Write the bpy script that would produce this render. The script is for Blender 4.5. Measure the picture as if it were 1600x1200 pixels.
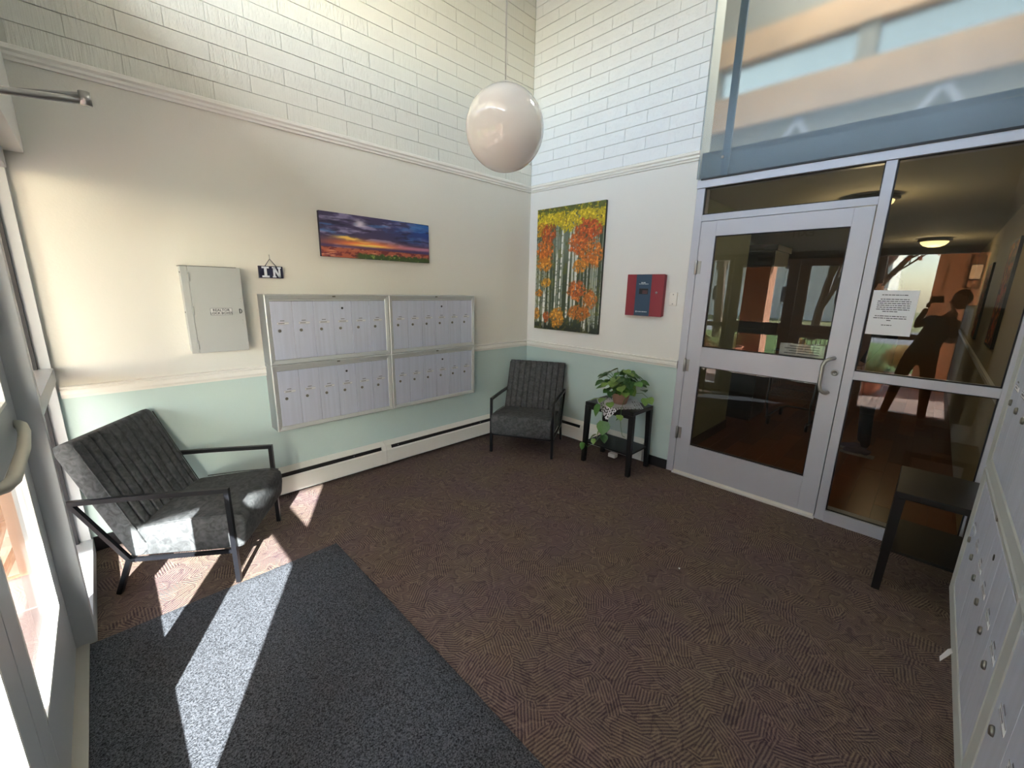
import bpy, bmesh, math, random
import numpy as np
from mathutils import Vector, Matrix, Euler
random.seed(7)
C = bpy.context.scene.collection
for o in list(bpy.data.objects): bpy.data.objects.remove(o)
PI = math.pi

# ------------------------------------------------------------------ camera
CAM = Vector((-3.505, -3.2957, 1.5816))
yaw, pit, rol = math.radians(45.1687), math.radians(12.9498), math.radians(1.2052)
F = Vector((math.cos(yaw)*math.cos(pit), math.sin(yaw)*math.cos(pit), -math.sin(pit)))
R = F.cross(Vector((0, 0, 1))).normalized(); U = R.cross(F)
R2 = math.cos(rol)*R + math.sin(rol)*U; U2 = -math.sin(rol)*R + math.cos(rol)*U
cd = bpy.data.cameras.new('camera'); cam = bpy.data.objects.new('camera', cd); C.objects.link(cam)
cam.matrix_world = Matrix(((R2.x, U2.x, -F.x, CAM.x), (R2.y, U2.y, -F.y, CAM.y), (R2.z, U2.z, -F.z, CAM.z), (0, 0, 0, 1)))
cd.sensor_fit = 'HORIZONTAL'; cd.sensor_width = 36; cd.lens = 646.04/1600*36; cd.clip_start = 0.02; cd.clip_end = 300
bpy.context.scene.camera = cam
# ------------------------------------------------------------------ sky, sun, exposure
W = bpy.data.worlds.new('world'); bpy.context.scene.world = W; W.use_nodes = True
nt = W.node_tree; nt.nodes.clear()
sky = nt.nodes.new('ShaderNodeTexSky'); sky.sky_type = 'NISHITA'; sky.sun_disc = False
sdir = Vector((-.926, -1.65, 1.0)).normalized()
sky.sun_elevation = math.asin(sdir.z); sky.sun_rotation = math.atan2(sdir.x, sdir.y)
sky.air_density = 1.0; sky.dust_density = 1.0; sky.ozone_density = 1.0
bg = nt.nodes.new('ShaderNodeBackground'); bg.inputs[1].default_value = 0.76
wo = nt.nodes.new('ShaderNodeOutputWorld')
hs_ = nt.nodes.new('ShaderNodeHueSaturation'); hs_.inputs['Saturation'].default_value = .8; nt.links.new(sky.outputs[0], hs_.inputs['Color']); nt.links.new(hs_.outputs[0], bg.inputs[0]); nt.links.new(bg.outputs[0], wo.inputs[0])
sl = bpy.data.lights.new('sun', 'SUN'); sl.energy = 21.0; sl.angle = math.radians(.55); sl.color = (1.0, .975, .95)
so = bpy.data.objects.new('sun', sl); C.objects.link(so); so.rotation_euler = (-sdir).to_track_quat('-Z', 'Y').to_euler()
so.location = (-8, -14, 12)
vs = bpy.context.scene.view_settings
vs.view_transform = 'Standard'; vs.look = 'None'; vs.gamma = 1; vs.use_curve_mapping = False; vs.exposure = 1.54

# ------------------------------------------------------------------ helpers
def srgb(r, g, b):
    f = lambda c: (c/255/12.92) if c/255 <= .04045 else ((c/255+.055)/1.055)**2.4
    return (f(r), f(g), f(b), 1)
def mat(name, col, rough=.6, metal=0, bump=0, bscale=200, var=0, vscale=8, spec=.5, coat=0, emis=None, estr=0, trans=0, sheen=0):
    m = bpy.data.materials.new(name); m.use_nodes = True; t = m.node_tree; b = t.nodes['Principled BSDF']
    b.inputs['Base Color'].default_value = col; b.inputs['Roughness'].default_value = rough; b.inputs['Metallic'].default_value = metal
    b.inputs['Specular IOR Level'].default_value = spec; b.inputs['Coat Weight'].default_value = coat
    b.inputs['Transmission Weight'].default_value = trans; b.inputs['Sheen Weight'].default_value = sheen
    if emis: b.inputs['Emission Color'].default_value = emis; b.inputs['Emission Strength'].default_value = estr
    tc = t.nodes.new('ShaderNodeTexCoord')
    if bump:
        n = t.nodes.new('ShaderNodeTexNoise'); n.inputs['Scale'].default_value = bscale; n.inputs['Detail'].default_value = 3
        bu = t.nodes.new('ShaderNodeBump'); bu.inputs['Strength'].default_value = bump; bu.inputs['Distance'].default_value = .002
        t.links.new(tc.outputs['Object'], n.inputs['Vector']); t.links.new(n.outputs[0], bu.inputs['Height']); t.links.new(bu.outputs[0], b.inputs['Normal'])
    if var:
        n = t.nodes.new('ShaderNodeTexNoise'); n.inputs['Scale'].default_value = vscale; n.inputs['Detail'].default_value = 4
        mx = t.nodes.new('ShaderNodeMix'); mx.data_type = 'RGBA'
        mx.inputs[6].default_value = tuple(c*(1-var) for c in col[:3])+(1,); mx.inputs[7].default_value = tuple(min(1, c*(1+var)) for c in col[:3])+(1,)
        t.links.new(tc.outputs['Object'], n.inputs['Vector']); t.links.new(n.outputs[0], mx.inputs[0]); t.links.new(mx.outputs[2], b.inputs['Base Color'])
    return m
def N(t, typ, **kw):
    n = t.nodes.new(typ)
    for k, v in kw.items():
        if isinstance(v, (int, float, tuple)) and k[0] == 'i' and k[1:].isdigit(): n.inputs[int(k[1:])].default_value = v
        else: setattr(n, k, v)
    return n
def glass_mat(name, tint, ior=1.5, rough=0.0):
    m = bpy.data.materials.new(name); m.use_nodes = True; t = m.node_tree; t.nodes.clear()
    o = N(t, 'ShaderNodeOutputMaterial'); tr = N(t, 'ShaderNodeBsdfTransparent'); tr.inputs[0].default_value = tint
    gl = N(t, 'ShaderNodeBsdfGlossy'); gl.inputs['Roughness'].default_value = rough; lw = N(t, 'ShaderNodeLayerWeight'); lw.inputs[0].default_value = .5
    pw = N(t, 'ShaderNodeMath', operation='POWER'); pw.inputs[1].default_value = 5; t.links.new(lw.outputs['Facing'], pw.inputs[0])
    f0 = ((ior-1)/(ior+1))**2; fr = N(t, 'ShaderNodeMath', operation='MULTIPLY_ADD'); fr.inputs[1].default_value = 1-f0; fr.inputs[2].default_value = f0; t.links.new(pw.outputs[0], fr.inputs[0])
    mx = N(t, 'ShaderNodeMixShader'); t.links.new(fr.outputs[0], mx.inputs[0]); t.links.new(tr.outputs[0], mx.inputs[1]); t.links.new(gl.outputs[0], mx.inputs[2]); t.links.new(mx.outputs[0], o.inputs[0])
    return m

def bmobj(name, bm, m=None, parent=None, smooth=False):
    me = bpy.data.meshes.new(name); bm.normal_update(); bm.to_mesh(me); bm.free()
    o = bpy.data.objects.new(name, me); C.objects.link(o)
    if m:
        for mm in (m if isinstance(m, (list, tuple)) else [m]): me.materials.append(mm)
    if parent: o.parent = parent
    if smooth:
        for p in me.polygons: p.use_smooth = True
    return o
def box(bm, a, b, mi=0, bev=0):
    x0, x1 = sorted((a[0], b[0])); y0, y1 = sorted((a[1], b[1])); z0, z1 = sorted((a[2], b[2]))
    v = [bm.verts.new(p) for p in ((x0, y0, z0), (x1, y0, z0), (x1, y1, z0), (x0, y1, z0), (x0, y0, z1), (x1, y0, z1), (x1, y1, z1), (x0, y1, z1))]
    fs = [bm.faces.new([v[i] for i in f]) for f in ((0, 3, 2, 1), (4, 5, 6, 7), (0, 1, 5, 4), (1, 2, 6, 5), (2, 3, 7, 6), (3, 0, 4, 7))]
    for f in fs: f.material_index = mi
    if bev:
        es = list({e for f in fs for e in f.edges})
        bmesh.ops.bevel(bm, geom=es, offset=bev, segments=2, affect='EDGES', profile=.5)
    return v
def B(name, a, b, m, parent=None, bev=0):
    off = Vector((0, 0, 0))
    bm = bmesh.new(); box(bm, a, b, 0, bev); return bmobj(name, bm, m, parent)
def tube(bm, pts, r, seg=8, caps=True, square=False):
    pts = [Vector(p) for p in pts]; rings = []
    if square: seg = 4
    rr = r if isinstance(r, (list, tuple)) else [r]*len(pts)
    up = None
    for i, p in enumerate(pts):
        if i == 0: d = (pts[1]-p).normalized(); k = 1
        elif i == len(pts)-1: d = (p-pts[i-1]).normalized(); k = 1
        else:
            d1 = (p-pts[i-1]).normalized(); d2 = (pts[i+1]-p).normalized(); d = (d1+d2)
            d = d.normalized() if d.length > 1e-6 else d1; k = 1/max(.45, math.cos(d1.angle(d2)/2)) if square else 1
        if up is None:
            up = Vector((0, 0, 1)) if abs(d.z) < .9 else Vector((1, 0, 0))
        a = d.cross(up)
        if a.length < 1e-4: a = d.cross(Vector((0, 1, 0)))
        a.normalize(); b = a.cross(d).normalized(); up = b
        ring = []
        for j in range(seg):
            t = 2*PI*j/seg + (PI/4 if square else 0); q = rr[i]*(1.414 if square else 1)
            ring.append(bm.verts.new(p + a*math.cos(t)*q + b*math.sin(t)*q*k))
        rings.append(ring)
    for i in range(len(rings)-1):
        for j in range(seg):
            bm.faces.new((rings[i][j], rings[i][(j+1) % seg], rings[i+1][(j+1) % seg], rings[i+1][j]))
    if caps:
        bm.faces.new(rings[0][::-1]); bm.faces.new(rings[-1])
def T(name, pts, r, m, parent=None, seg=8, square=False, smooth=None):
    bm = bmesh.new(); tube(bm, pts, r, seg, True, square)
    bmesh.ops.recalc_face_normals(bm, faces=bm.faces)
    return bmobj(name, bm, m, parent, smooth=(not square) if smooth is None else smooth)
def lathe(bm, prof, seg=24, axis=Vector((0, 0, 1)), at=Vector((0, 0, 0))):
    q = Vector((0, 0, 1)).rotation_difference(axis); rings = []
    for r, z in prof:
        rings.append([bm.verts.new(Vector(at) + q @ Vector((r*math.cos(2*PI*j/seg), r*math.sin(2*PI*j/seg), z))) for j in range(seg)])
    for i in range(len(rings)-1):
        for j in range(seg):
            bm.faces.new((rings[i][j], rings[i][(j+1) % seg], rings[i+1][(j+1) % seg], rings[i+1][j]))
    if prof[0][0] > 1e-4: bm.faces.new(rings[0][::-1])
    if prof[-1][0] > 1e-4: bm.faces.new(rings[-1])
    bmesh.ops.remove_doubles(bm, verts=bm.verts, dist=1e-5)
def L(name, prof, m, parent=None, seg=24, axis=(0, 0, 1), at=(0, 0, 0), smooth=True):
    bm = bmesh.new(); lathe(bm, prof, seg, Vector(axis), Vector(at)); return bmobj(name, bm, m, parent, smooth)
def prism(bm, poly, axis, a, b):
    """extrude 2D poly along axis (0,1,2) from a to b; poly in the other two coords in order"""
    def P(p, t):
        l = list(p); l.insert(axis, t); return l
    va = [bm.verts.new(P(p, a)) for p in poly]; vb = [bm.verts.new(P(p, b)) for p in poly]; n = len(poly)
    for i in range(n): bm.faces.new((va[i], va[(i+1) % n], vb[(i+1) % n], vb[i]))
    bm.faces.new(va[::-1]); bm.faces.new(vb); bmesh.ops.recalc_face_normals(bm, faces=bm.faces)
def PR(name, poly, axis, a, b, m, parent=None):
    bm = bmesh.new(); prism(bm, poly, axis, a, b); return bmobj(name, bm, m, parent)
def thing(name, label, cat, loc=(0, 0, 0), rz=0, group=None):
    o = bpy.data.objects.new(name, None); C.objects.link(o); o.empty_display_size = .1
    o.location = loc; o.rotation_euler = (0, 0, rz); o['label'] = label; o['category'] = cat
    if group: o['group'] = group
    return o
def tag(o, label, cat, group=None):
    o['label'] = label; o['category'] = cat
    if group: o['group'] = group
    return o
def struct(o): o['kind'] = 'structure'; return o
def sroot(name):
    o = bpy.data.objects.new(name, None); C.objects.link(o); o['kind'] = 'structure'; return o
def dup(o, parent=None):
    c = o.copy(); C.objects.link(c)
    if parent: c.parent = parent
    for ch in list(o.children): dup(ch, c)
    return c
def text_bm(txt, size, depth=.001):
    cu = bpy.data.curves.new('t', 'FONT'); cu.body = txt; cu.size = size; cu.extrude = depth/2; cu.align_x = 'CENTER'; cu.align_y = 'CENTER'; cu.offset = size*.02; cu.resolution_u = 3
    ob = bpy.data.objects.new('t', cu); C.objects.link(ob)
    dg = bpy.context.evaluated_depsgraph_get(); me = bpy.data.meshes.new_from_object(ob.evaluated_get(dg))
    bm = bmesh.new(); bm.from_mesh(me); bpy.data.objects.remove(ob); bpy.data.meshes.remove(me); return bm
def text(name, txt, size, M, m, parent, depth=.001):
    bm = text_bm(txt, size, depth); bmesh.ops.transform(bm, matrix=M, verts=bm.verts); return bmobj(name, bm, m, parent)
# frames for text: facing -y (x right, z up); facing -x (right = -y, z up); facing +x (right = +y)
def M_negy(p): return Matrix(((1, 0, 0, p[0]), (0, 0, -1, p[1]), (0, 1, 0, p[2]), (0, 0, 0, 1)))
def M_negx(p): return Matrix(((0, 0, -1, p[0]), (-1, 0, 0, p[1]), (0, 1, 0, p[2]), (0, 0, 0, 1)))
def M_posx(p): return Matrix(((0, 0, 1, p[0]), (1, 0, 0, p[1]), (0, 1, 0, p[2]), (0, 0, 0, 1)))

# ------------------------------------------------------------------ materials
m_cream = mat('cream_paint', srgb(219, 217, 209), .75, bump=.25, bscale=90)
m_white_wall = mat('white_paint', srgb(226, 225, 222), .75, bump=.25, bscale=90)
m_teal = mat('pale_teal_paint', srgb(188, 208, 206), .7, bump=.25, bscale=90)
m_trim = mat('white_trim_paint', srgb(232, 230, 224), .35)
m_ceiling = mat('ceiling_paint', srgb(225, 225, 222), .8)
m_alu = mat('painted_aluminium', srgb(190, 192, 203), .42, .25, bump=.02, bscale=60)
m_alu_dark = mat('grey_painted_frame', srgb(176, 180, 184), .42, .15)
m_gasket = mat('black_gasket', srgb(18, 18, 26), .5)
m_steel = mat('satin_steel', srgb(170, 170, 168), .3, .9)
m_glass = glass_mat('clear_glass', (.95, .97, .96, 1), 1.5)
m_glass_in = glass_mat('tinted_inner_glass', (.80, .80, .77, 1), 1.62)
m_black = mat('black_lacquer', srgb(16, 16, 18), .35)
m_blackmetal = mat('black_metal', srgb(26, 27, 32), .35, .4)
m_rubber = mat('black_rubber_base', srgb(24, 22, 26), .5)
m_print = mat('dark_print', srgb(58, 58, 66), .7)
m_paper = mat('white_paper', srgb(236, 237, 240), .7)
m_mortar = mat('painted_mortar', srgb(205, 205, 196), .8)

def brick_mat(name, col, rib=1.0):
    m = mat(name, col, .7); t = m.node_tree; b = t.nodes['Principled BSDF']
    tc = N(t, 'ShaderNodeTexCoord'); g = N(t, 'ShaderNodeNewGeometry')
    sep = N(t, 'ShaderNodeSeparateXYZ'); t.links.new(tc.outputs['Object'], sep.inputs[0])
    oi = N(t, 'ShaderNodeObjectInfo')
    ad = N(t, 'ShaderNodeVectorMath'); t.links.new(tc.outputs['Object'], ad.inputs[0]); t.links.new(oi.outputs['Location'], ad.inputs[1])
    mp = N(t, 'ShaderNodeMapping'); mp.inputs['Scale'].default_value = (120, 120, 5); t.links.new(ad.outputs[0], mp.inputs[0])
    n1 = N(t, 'ShaderNodeTexNoise'); n1.inputs['Scale'].default_value = 1.0; n1.inputs['Detail'].default_value = 2; t.links.new(mp.outputs[0], n1.inputs['Vector'])
    n2 = N(t, 'ShaderNodeTexNoise'); n2.inputs['Scale'].default_value = 60; t.links.new(ad.outputs[0], n2.inputs['Vector'])
    rr0 = N(t, 'ShaderNodeMath', operation='MULTIPLY_ADD'); t.links.new(oi.outputs['Random'], rr0.inputs[0]); rr0.inputs[1].default_value = 1.3*rib; rr0.inputs[2].default_value = .2*rib
    mul = N(t, 'ShaderNodeMath', operation='MULTIPLY'); t.links.new(n1.outputs[0], mul.inputs[0]); t.links.new(rr0.outputs[0], mul.inputs[1])
    mul2 = N(t, 'ShaderNodeMath', operation='MULTIPLY_ADD'); t.links.new(n2.outputs[0], mul2.inputs[0]); mul2.inputs[1].default_value = .35; t.links.new(mul.outputs[0], mul2.inputs[2])
    bu = N(t, 'ShaderNodeBump'); bu.inputs['Strength'].default_value = .9; bu.inputs['Distance'].default_value = .006
    t.links.new(mul2.outputs[0], bu.inputs['Height']); t.links.new(bu.outputs[0], b.inputs['Normal']); return m
m_brick_l = brick_mat('cream_painted_brick', srgb(216, 216, 208))
m_brick_b = brick_mat('white_painted_brick', srgb(226, 230, 234), .15)

def carpet_mat():
    m = mat('patterned_carpet', srgb(72, 62, 58), .95, spec=.1); t = m.node_tree; b = t.nodes['Principled BSDF']
    tc = N(t, 'ShaderNodeTexCoord')
    # warped coordinates
    nw = N(t, 'ShaderNodeTexNoise'); nw.inputs['Scale'].default_value = 5.5; nw.inputs['Detail'].default_value = 1
    t.links.new(tc.outputs['Object'], nw.inputs['Vector'])
    sc = N(t, 'ShaderNodeVectorMath', operation='SCALE'); sc.inputs['Scale'].default_value = .22; t.links.new(nw.outputs['Color'], sc.inputs[0])
    ad = N(t, 'ShaderNodeVectorMath', operation='ADD'); t.links.new(tc.outputs['Object'], ad.inputs[0]); t.links.new(sc.outputs[0], ad.inputs[1])
    # cells with their own stripe direction
    vo = N(t, 'ShaderNodeTexVoronoi'); vo.inputs['Scale'].default_value = 9; t.links.new(ad.outputs[0], vo.inputs['Vector'])
    sepc = N(t, 'ShaderNodeSeparateColor'); t.links.new(vo.outputs['Color'], sepc.inputs[0])
    ang = N(t, 'ShaderNodeMath', operation='MULTIPLY'); t.links.new(sepc.outputs[0], ang.inputs[0]); ang.inputs[1].default_value = 3.14
    rot = N(t, 'ShaderNodeVectorRotate', rotation_type='Z_AXIS'); t.links.new(tc.outputs['Object'], rot.inputs['Vector']); t.links.new(ang.outputs[0], rot.inputs['Angle'])
    wv = N(t, 'ShaderNodeTexWave'); wv.inputs['Scale'].default_value = 25; wv.inputs['Distortion'].default_value = .6; wv.inputs['Detail'].default_value = 1; t.links.new(rot.outputs[0], wv.inputs['Vector'])
    # meandering contour lines
    nl = N(t, 'ShaderNodeTexNoise'); nl.inputs['Scale'].default_value = 5.5; nl.inputs['Detail'].default_value = 2; nl.inputs['Roughness'].default_value = .55
    t.links.new(tc.outputs['Object'], nl.inputs['Vector'])
    m5 = N(t, 'ShaderNodeMath', operation='MULTIPLY'); t.links.new(nl.outputs[0], m5.inputs[0]); m5.inputs[1].default_value = 9
    fr = N(t, 'ShaderNodeMath', operation='FRACT'); t.links.new(m5.outputs[0], fr.inputs[0])
    cr = N(t, 'ShaderNodeValToRGB'); e = cr.color_ramp.elements
    e[0].position = 0; e[0].color = (.32, .32, .32, 1); e[1].position = 1; e[1].color = (.5, .5, .5, 1)
    for p, c in ((.06, .22), (.16, .47), (.5, .5), (.72, .53), (.80, .80), (.90, .5)):
        q = e.new(p); q.color = (c, c, c, 1)
    t.links.new(fr.outputs[0], cr.inputs[0])
    nf = N(t, 'ShaderNodeTexNoise'); nf.inputs['Scale'].default_value = 260; nf.inputs['Detail'].default_value = 2; t.links.new(tc.outputs['Object'], nf.inputs['Vector'])
    nb = N(t, 'ShaderNodeTexNoise'); nb.inputs['Scale'].default_value = 3; nb.inputs['Detail'].default_value = 3; t.links.new(tc.outputs['Object'], nb.inputs['Vector'])
    a1 = N(t, 'ShaderNodeMath', operation='MULTIPLY_ADD'); t.links.new(wv.outputs['Fac'], a1.inputs[0]); a1.inputs[1].default_value = .6; t.links.new(cr.outputs[0], a1.inputs[2])
    a2 = N(t, 'ShaderNodeMath', operation='MULTIPLY_ADD'); t.links.new(nf.outputs[0], a2.inputs[0]); a2.inputs[1].default_value = 1.0; t.links.new(a1.outputs[0], a2.inputs[2])
    mr = N(t, 'ShaderNodeMapRange'); mr.inputs[1].default_value = .9; mr.inputs[2].default_value = 1.8; t.links.new(a2.outputs[0], mr.inputs[0])
    c1 = N(t, 'ShaderNodeMix', data_type='RGBA'); c1.inputs[6].default_value = srgb(74, 62, 66); c1.inputs[7].default_value = srgb(138, 122, 108); t.links.new(mr.outputs[0], c1.inputs[0])
    c2 = N(t, 'ShaderNodeMix', data_type='RGBA', blend_type='MULTIPLY'); c2.inputs[0].default_value = .5
    crb = N(t, 'ShaderNodeValToRGB'); crb.color_ramp.elements[0].color = (.85, .75, 1, 1); crb.color_ramp.elements[0].position = .35; crb.color_ramp.elements[1].color = (1, 1, .85, 1); crb.color_ramp.elements[1].position = .65
    t.links.new(nb.outputs[0], crb.inputs[0]); t.links.new(c1.outputs[2], c2.inputs[6]); t.links.new(crb.outputs[0], c2.inputs[7]); t.links.new(c2.outputs[2], b.inputs['Base Color'])
    bu = N(t, 'ShaderNodeBump'); bu.inputs['Strength'].default_value = .6; bu.inputs['Distance'].default_value = .004; t.links.new(a2.outputs[0], bu.inputs['Height']); t.links.new(bu.outputs[0], b.inputs['Normal'])
    return m
m_carpet = carpet_mat()
def mat_mat():
    m = mat('charcoal_mat_pile', srgb(50, 53, 58), .95, spec=.1); t = m.node_tree; b = t.nodes['Principled BSDF']
    tc = N(t, 'ShaderNodeTexCoord'); n = N(t, 'ShaderNodeTexNoise'); n.inputs['Scale'].default_value = 170; n.inputs['Detail'].default_value = 2; n.inputs['Roughness'].default_value = .8
    t.links.new(tc.outputs['Object'], n.inputs['Vector'])
    cr = N(t, 'ShaderNodeValToRGB'); e = cr.color_ramp.elements; e[0].position = .36; e[0].color = srgb(34, 36, 40); e[1].position = .66; e[1].color = srgb(104, 108, 116)
    t.links.new(n.outputs[0], cr.inputs[0]); t.links.new(cr.outputs[0], b.inputs['Base Color'])
    bu = N(t, 'ShaderNodeBump'); bu.inputs['Strength'].default_value = .7; bu.inputs['Distance'].default_value = .004; t.links.new(n.outputs[0], bu.inputs['Height']); t.links.new(bu.outputs[0], b.inputs['Normal'])
    return m
m_mat = mat_mat()
def suede():
    m = mat('charcoal_suede', srgb(70, 70, 68), .8, spec=.25); t = m.node_tree; b = t.nodes['Principled BSDF']
    tc = N(t, 'ShaderNodeTexCoord'); n = N(t, 'ShaderNodeTexNoise'); n.inputs['Scale'].default_value = 26; n.inputs['Detail'].default_value = 5; n.inputs['Distortion'].default_value = 1.2
    t.links.new(tc.outputs['Object'], n.inputs['Vector'])
    cr = N(t, 'ShaderNodeValToRGB'); e = cr.color_ramp.elements; e[0].position = .35; e[0].color = srgb(60, 62, 64); e[1].position = .72; e[1].color = srgb(90, 92, 94)
    t.links.new(n.outputs[0], cr.inputs[0]); t.links.new(cr.outputs[0], b.inputs['Base Color'])
    bu = N(t, 'ShaderNodeBump'); bu.inputs['Strength'].default_value = .25; bu.inputs['Distance'].default_value = .003; t.links.new(n.outputs[0], bu.inputs['Height']); t.links.new(bu.outputs[0], b.inputs['Normal'])
    return m
m_suede = suede()
def brushed(name, col, rough=.35):
    m = mat(name, col, rough, .55); t = m.node_tree; b = t.nodes['Principled BSDF']; b.inputs['Metallic'].default_value = .45
    tc = N(t, 'ShaderNodeTexCoord'); mp = N(t, 'ShaderNodeMapping'); mp.inputs['Scale'].default_value = (55, 55, 1.5); t.links.new(tc.outputs['Object'], mp.inputs[0])
    n = N(t, 'ShaderNodeTexNoise'); n.inputs['Scale'].default_value = 1; n.inputs['Detail'].default_value = 3; t.links.new(mp.outputs[0], n.inputs['Vector'])
    mx = N(t, 'ShaderNodeMix', data_type='RGBA'); mx.inputs[6].default_value = tuple(c*.84 for c in col[:3])+(1,); mx.inputs[7].default_value = tuple(min(1, c*1.12) for c in col[:3])+(1,)
    t.links.new(n.outputs[0], mx.inputs[0]); t.links.new(mx.outputs[2], b.inputs['Base Color']); return m
m_mbdoor = brushed('brushed_aluminium_door', srgb(206, 212, 230), .42)
m_mbframe = mat('silver_grey_frame', srgb(188, 192, 192), .4, .4)
m_mbside = mat('grey_enamel_side', srgb(140, 145, 147), .45, .2)

# ------------------------------------------------------------------ setting
CZ = 4.95      # vestibule ceiling height
XD = -3.655    # inner face of the front wall above the doors
YC = -3.66     # right wall
struct(B('floor', (-3.9, YC-.05, -.12), (.0, .1, 0), m_carpet))
struct(B('ceiling', (-3.95, YC-.15, CZ), (.15, .15, CZ+.15), m_ceiling))
# left wall (mailboxes) with painted bands
wl = struct(B('wall_left', (-3.95, 0, -.12), (.15, .15, CZ), m_mortar))
B('upper_paint', (-3.9, -.004, .98), (0.0, .0, 2.66), m_cream, wl)
B('lower_paint', (-3.9, -.004, 0), (0.0, .0, .98), m_teal, wl)
wb = struct(B('wall_back', (0, -1.80, -.12), (.15, 0, CZ), m_mortar))
B('upper_paint', (-.004, -1.80, .98), (0, 0, 2.66), m_white_wall, wb)
B('lower_paint', (-.004, -1.80, 0), (0, 0, .98), m_teal, wb)
wr = struct(B('wall_right', (-3.95, YC-.15, -.12), (9, YC, CZ), m_white_wall))
wf = sroot('wall_front')
B('soffit_wall', (XD, YC, 2.184), (-4.0, 0, 3.33), m_white_wall, wf)
B('upper_wall', (XD, YC, 4.38), (-4.0, 0, CZ), m_white_wall, wf)
# clerestory over the doors
w3 = sroot('window_3')
B('glass', (-3.80, YC, 3.35), (-3.806, 0, 4.36), m_glass, w3)
for y in (-.03, -1.22, -2.44, YC+.03): B('mullion', (-3.76, y-.03, 3.33), (-3.85, y+.03, 4.38), m_alu, w3)
for z in (3.35, 4.35): B('rail', (-3.76, YC, z-.02), (-3.85, 0, z+.03), m_alu, w3)

# painted bricks, running bond
def brick_mesh(name, w, h, d, axis, k):
    rnd = random.Random(k); bm = bmesh.new()
    a = (-w/2, -d, 0); b_ = (w/2, 0, h)
    if axis == 1: a = (-d, -w/2, 0); b_ = (0, w/2, h)
    box(bm, a, b_, 0, .0018 if axis == 0 else .0010)
    me = bpy.data.meshes.new(name); bm.to_mesh(me); bm.free(); return me
CH = .1015; BW = .406
zb = 2.656
bl = {}
def brick(parent, axis, c0, c1, z, h, m):
    w = round(c1-c0-(.0022 if axis == 0 else .0010), 4)
    if w < .03: return
    k = random.randint(0, 2); key = (axis, w, k, m.name, round(h, 3))
    if key not in bl:
        me = brick_mesh('brick', w, h-.0032, .006+(.0010*k if axis == 0 else .0002*k), axis, k); me.materials.append(m); bl[key] = me
    o = bpy.data.objects.new('brick', bl[key]); C.objects.link(o); o.parent = parent
    c = (c0+c1)/2
    o.location = (c, -.001, z+.0016) if axis == 0 else (-.001, c, z+.0016)
row = 0; z = zb
while z < CZ-.02:
    h = min(CH, CZ-z)
    if row < 19 or True:
        # left wall: vertical joints measured at x = -3.017 + k*.406 on even rows
        x = -.015; j0 = -2.82 + (0.0 if row % 2 == 0 else BW/2)
        js = [-3.66] + [v for v in [j0+BW*k for k in range(-4, 8)] if -3.64 < v < -.03] + [-.014]
        for a, b in zip(js[:-1], js[1:]): brick(wl, 0, a, b, z, h, m_brick_l)
        js = [-1.80] + [v for v in [-.30-BW*k + (0 if row % 2 == 0 else BW/2) for k in range(6)][::-1] if -1.78 < v < -.03] + [-.002]
        for a, b in zip(js[:-1], js[1:]): brick(wb, 1, a, b, z, h, m_brick_b)
    row += 1; z += CH
# the part of the back wall above the lobby door that carries the tinted panel is open; a slab edge closes the lobby ceiling
B('slab_edge', (.03, YC, 2.44), (.25, -1.80, 2.64), mat('grey_slab', srgb(120, 128, 134), .7), wb)
B('header_wall', (.05, YC, 4.85), (.15, -1.8, CZ), m_white_wall, wb)

# mouldings: profile (out, z)
crown = [(0, 0), (.012, 0), (.014, .012), (.022, .02), (.022, .034), (.032, .044), (.032, .060), (.02, .068), (0, .070)]
rail = [(0, 0), (.012, 0), (.014, .012), (.020, .022), (.020, .042), (.014, .050), (.022, .056), (.022, .064), (0, .068)]
t1 = struct(PR('trim_1', [(-p[0]-.003, 2.587+p[1]) for p in crown], 0, XD, -.004, m_trim))
t2 = struct(PR('trim_2', [(-p[0]-.003, 2.587+p[1]) for p in crown], 1, -1.80, -.006, m_trim))
t3 = struct(PR('trim_3', [(-p[0]-.003, .943+p[1]) for p in rail], 0, -3.718, -.004, m_trim))
t4 = struct(PR('trim_4', [(-p[0]-.003, .943+p[1]) for p in rail], 1, -1.80, -.006, m_trim))
struct(B('baseboard_back', (-.012, -1.80, 0), (0, -1.585, .09), m_rubber))
struct(B('baseboard_left', (-3.72, -.012, 0), (-3.60, 0, .09), m_rubber))

# ------------------------------------------------------------------ storefront in the back wall
def pane(name, a, b, parent, m): return B(name, a, b, m, parent)
fr = sroot('window_2')     # fixed frame, transom and sidelight
X0, X1 = -.004, .10
B('jamb', (X0, -1.862, 0), (X1, -1.800, 2.441), m_alu, fr, .002)
B('header', (-.016, YC, 2.378), (X1, -1.800, 2.441), m_alu, fr, .002)
B('transom_bar', (X0, -2.925, 2.132), (X1, -1.862, 2.180), m_alu, fr, .002)
B('mullion', (X0, -2.979, 0), (X1, -2.925, 2.378), m_alu, fr, .002)
B('jamb', (X0, YC, 0), (X1, -3.623, 2.378), m_alu, fr, .002)
B('mid_rail', (X0, -3.623, 1.041), (X1, -2.979, 1.097), m_alu, fr, .002)
B('bottom_rail', (X0-.01, -3.623, 0), (X1, -2.979, .083), m_alu, fr, .002)
def gasket(parent, y0, y1, z0, z1, x=.010, w=.007):
    bm = bmesh.new()
    for a, b in (((x, y0, z0), (x+.01, y0+w, z1)), ((x, y1-w, z0), (x+.01, y1, z1)), ((x, y0, z0), (x+.01, y1, z0+w)), ((x, y0, z1-w), (x+.01, y1, z1))): box(bm, a, b)
    return bmobj('gasket', bm, m_gasket, parent)
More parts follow.
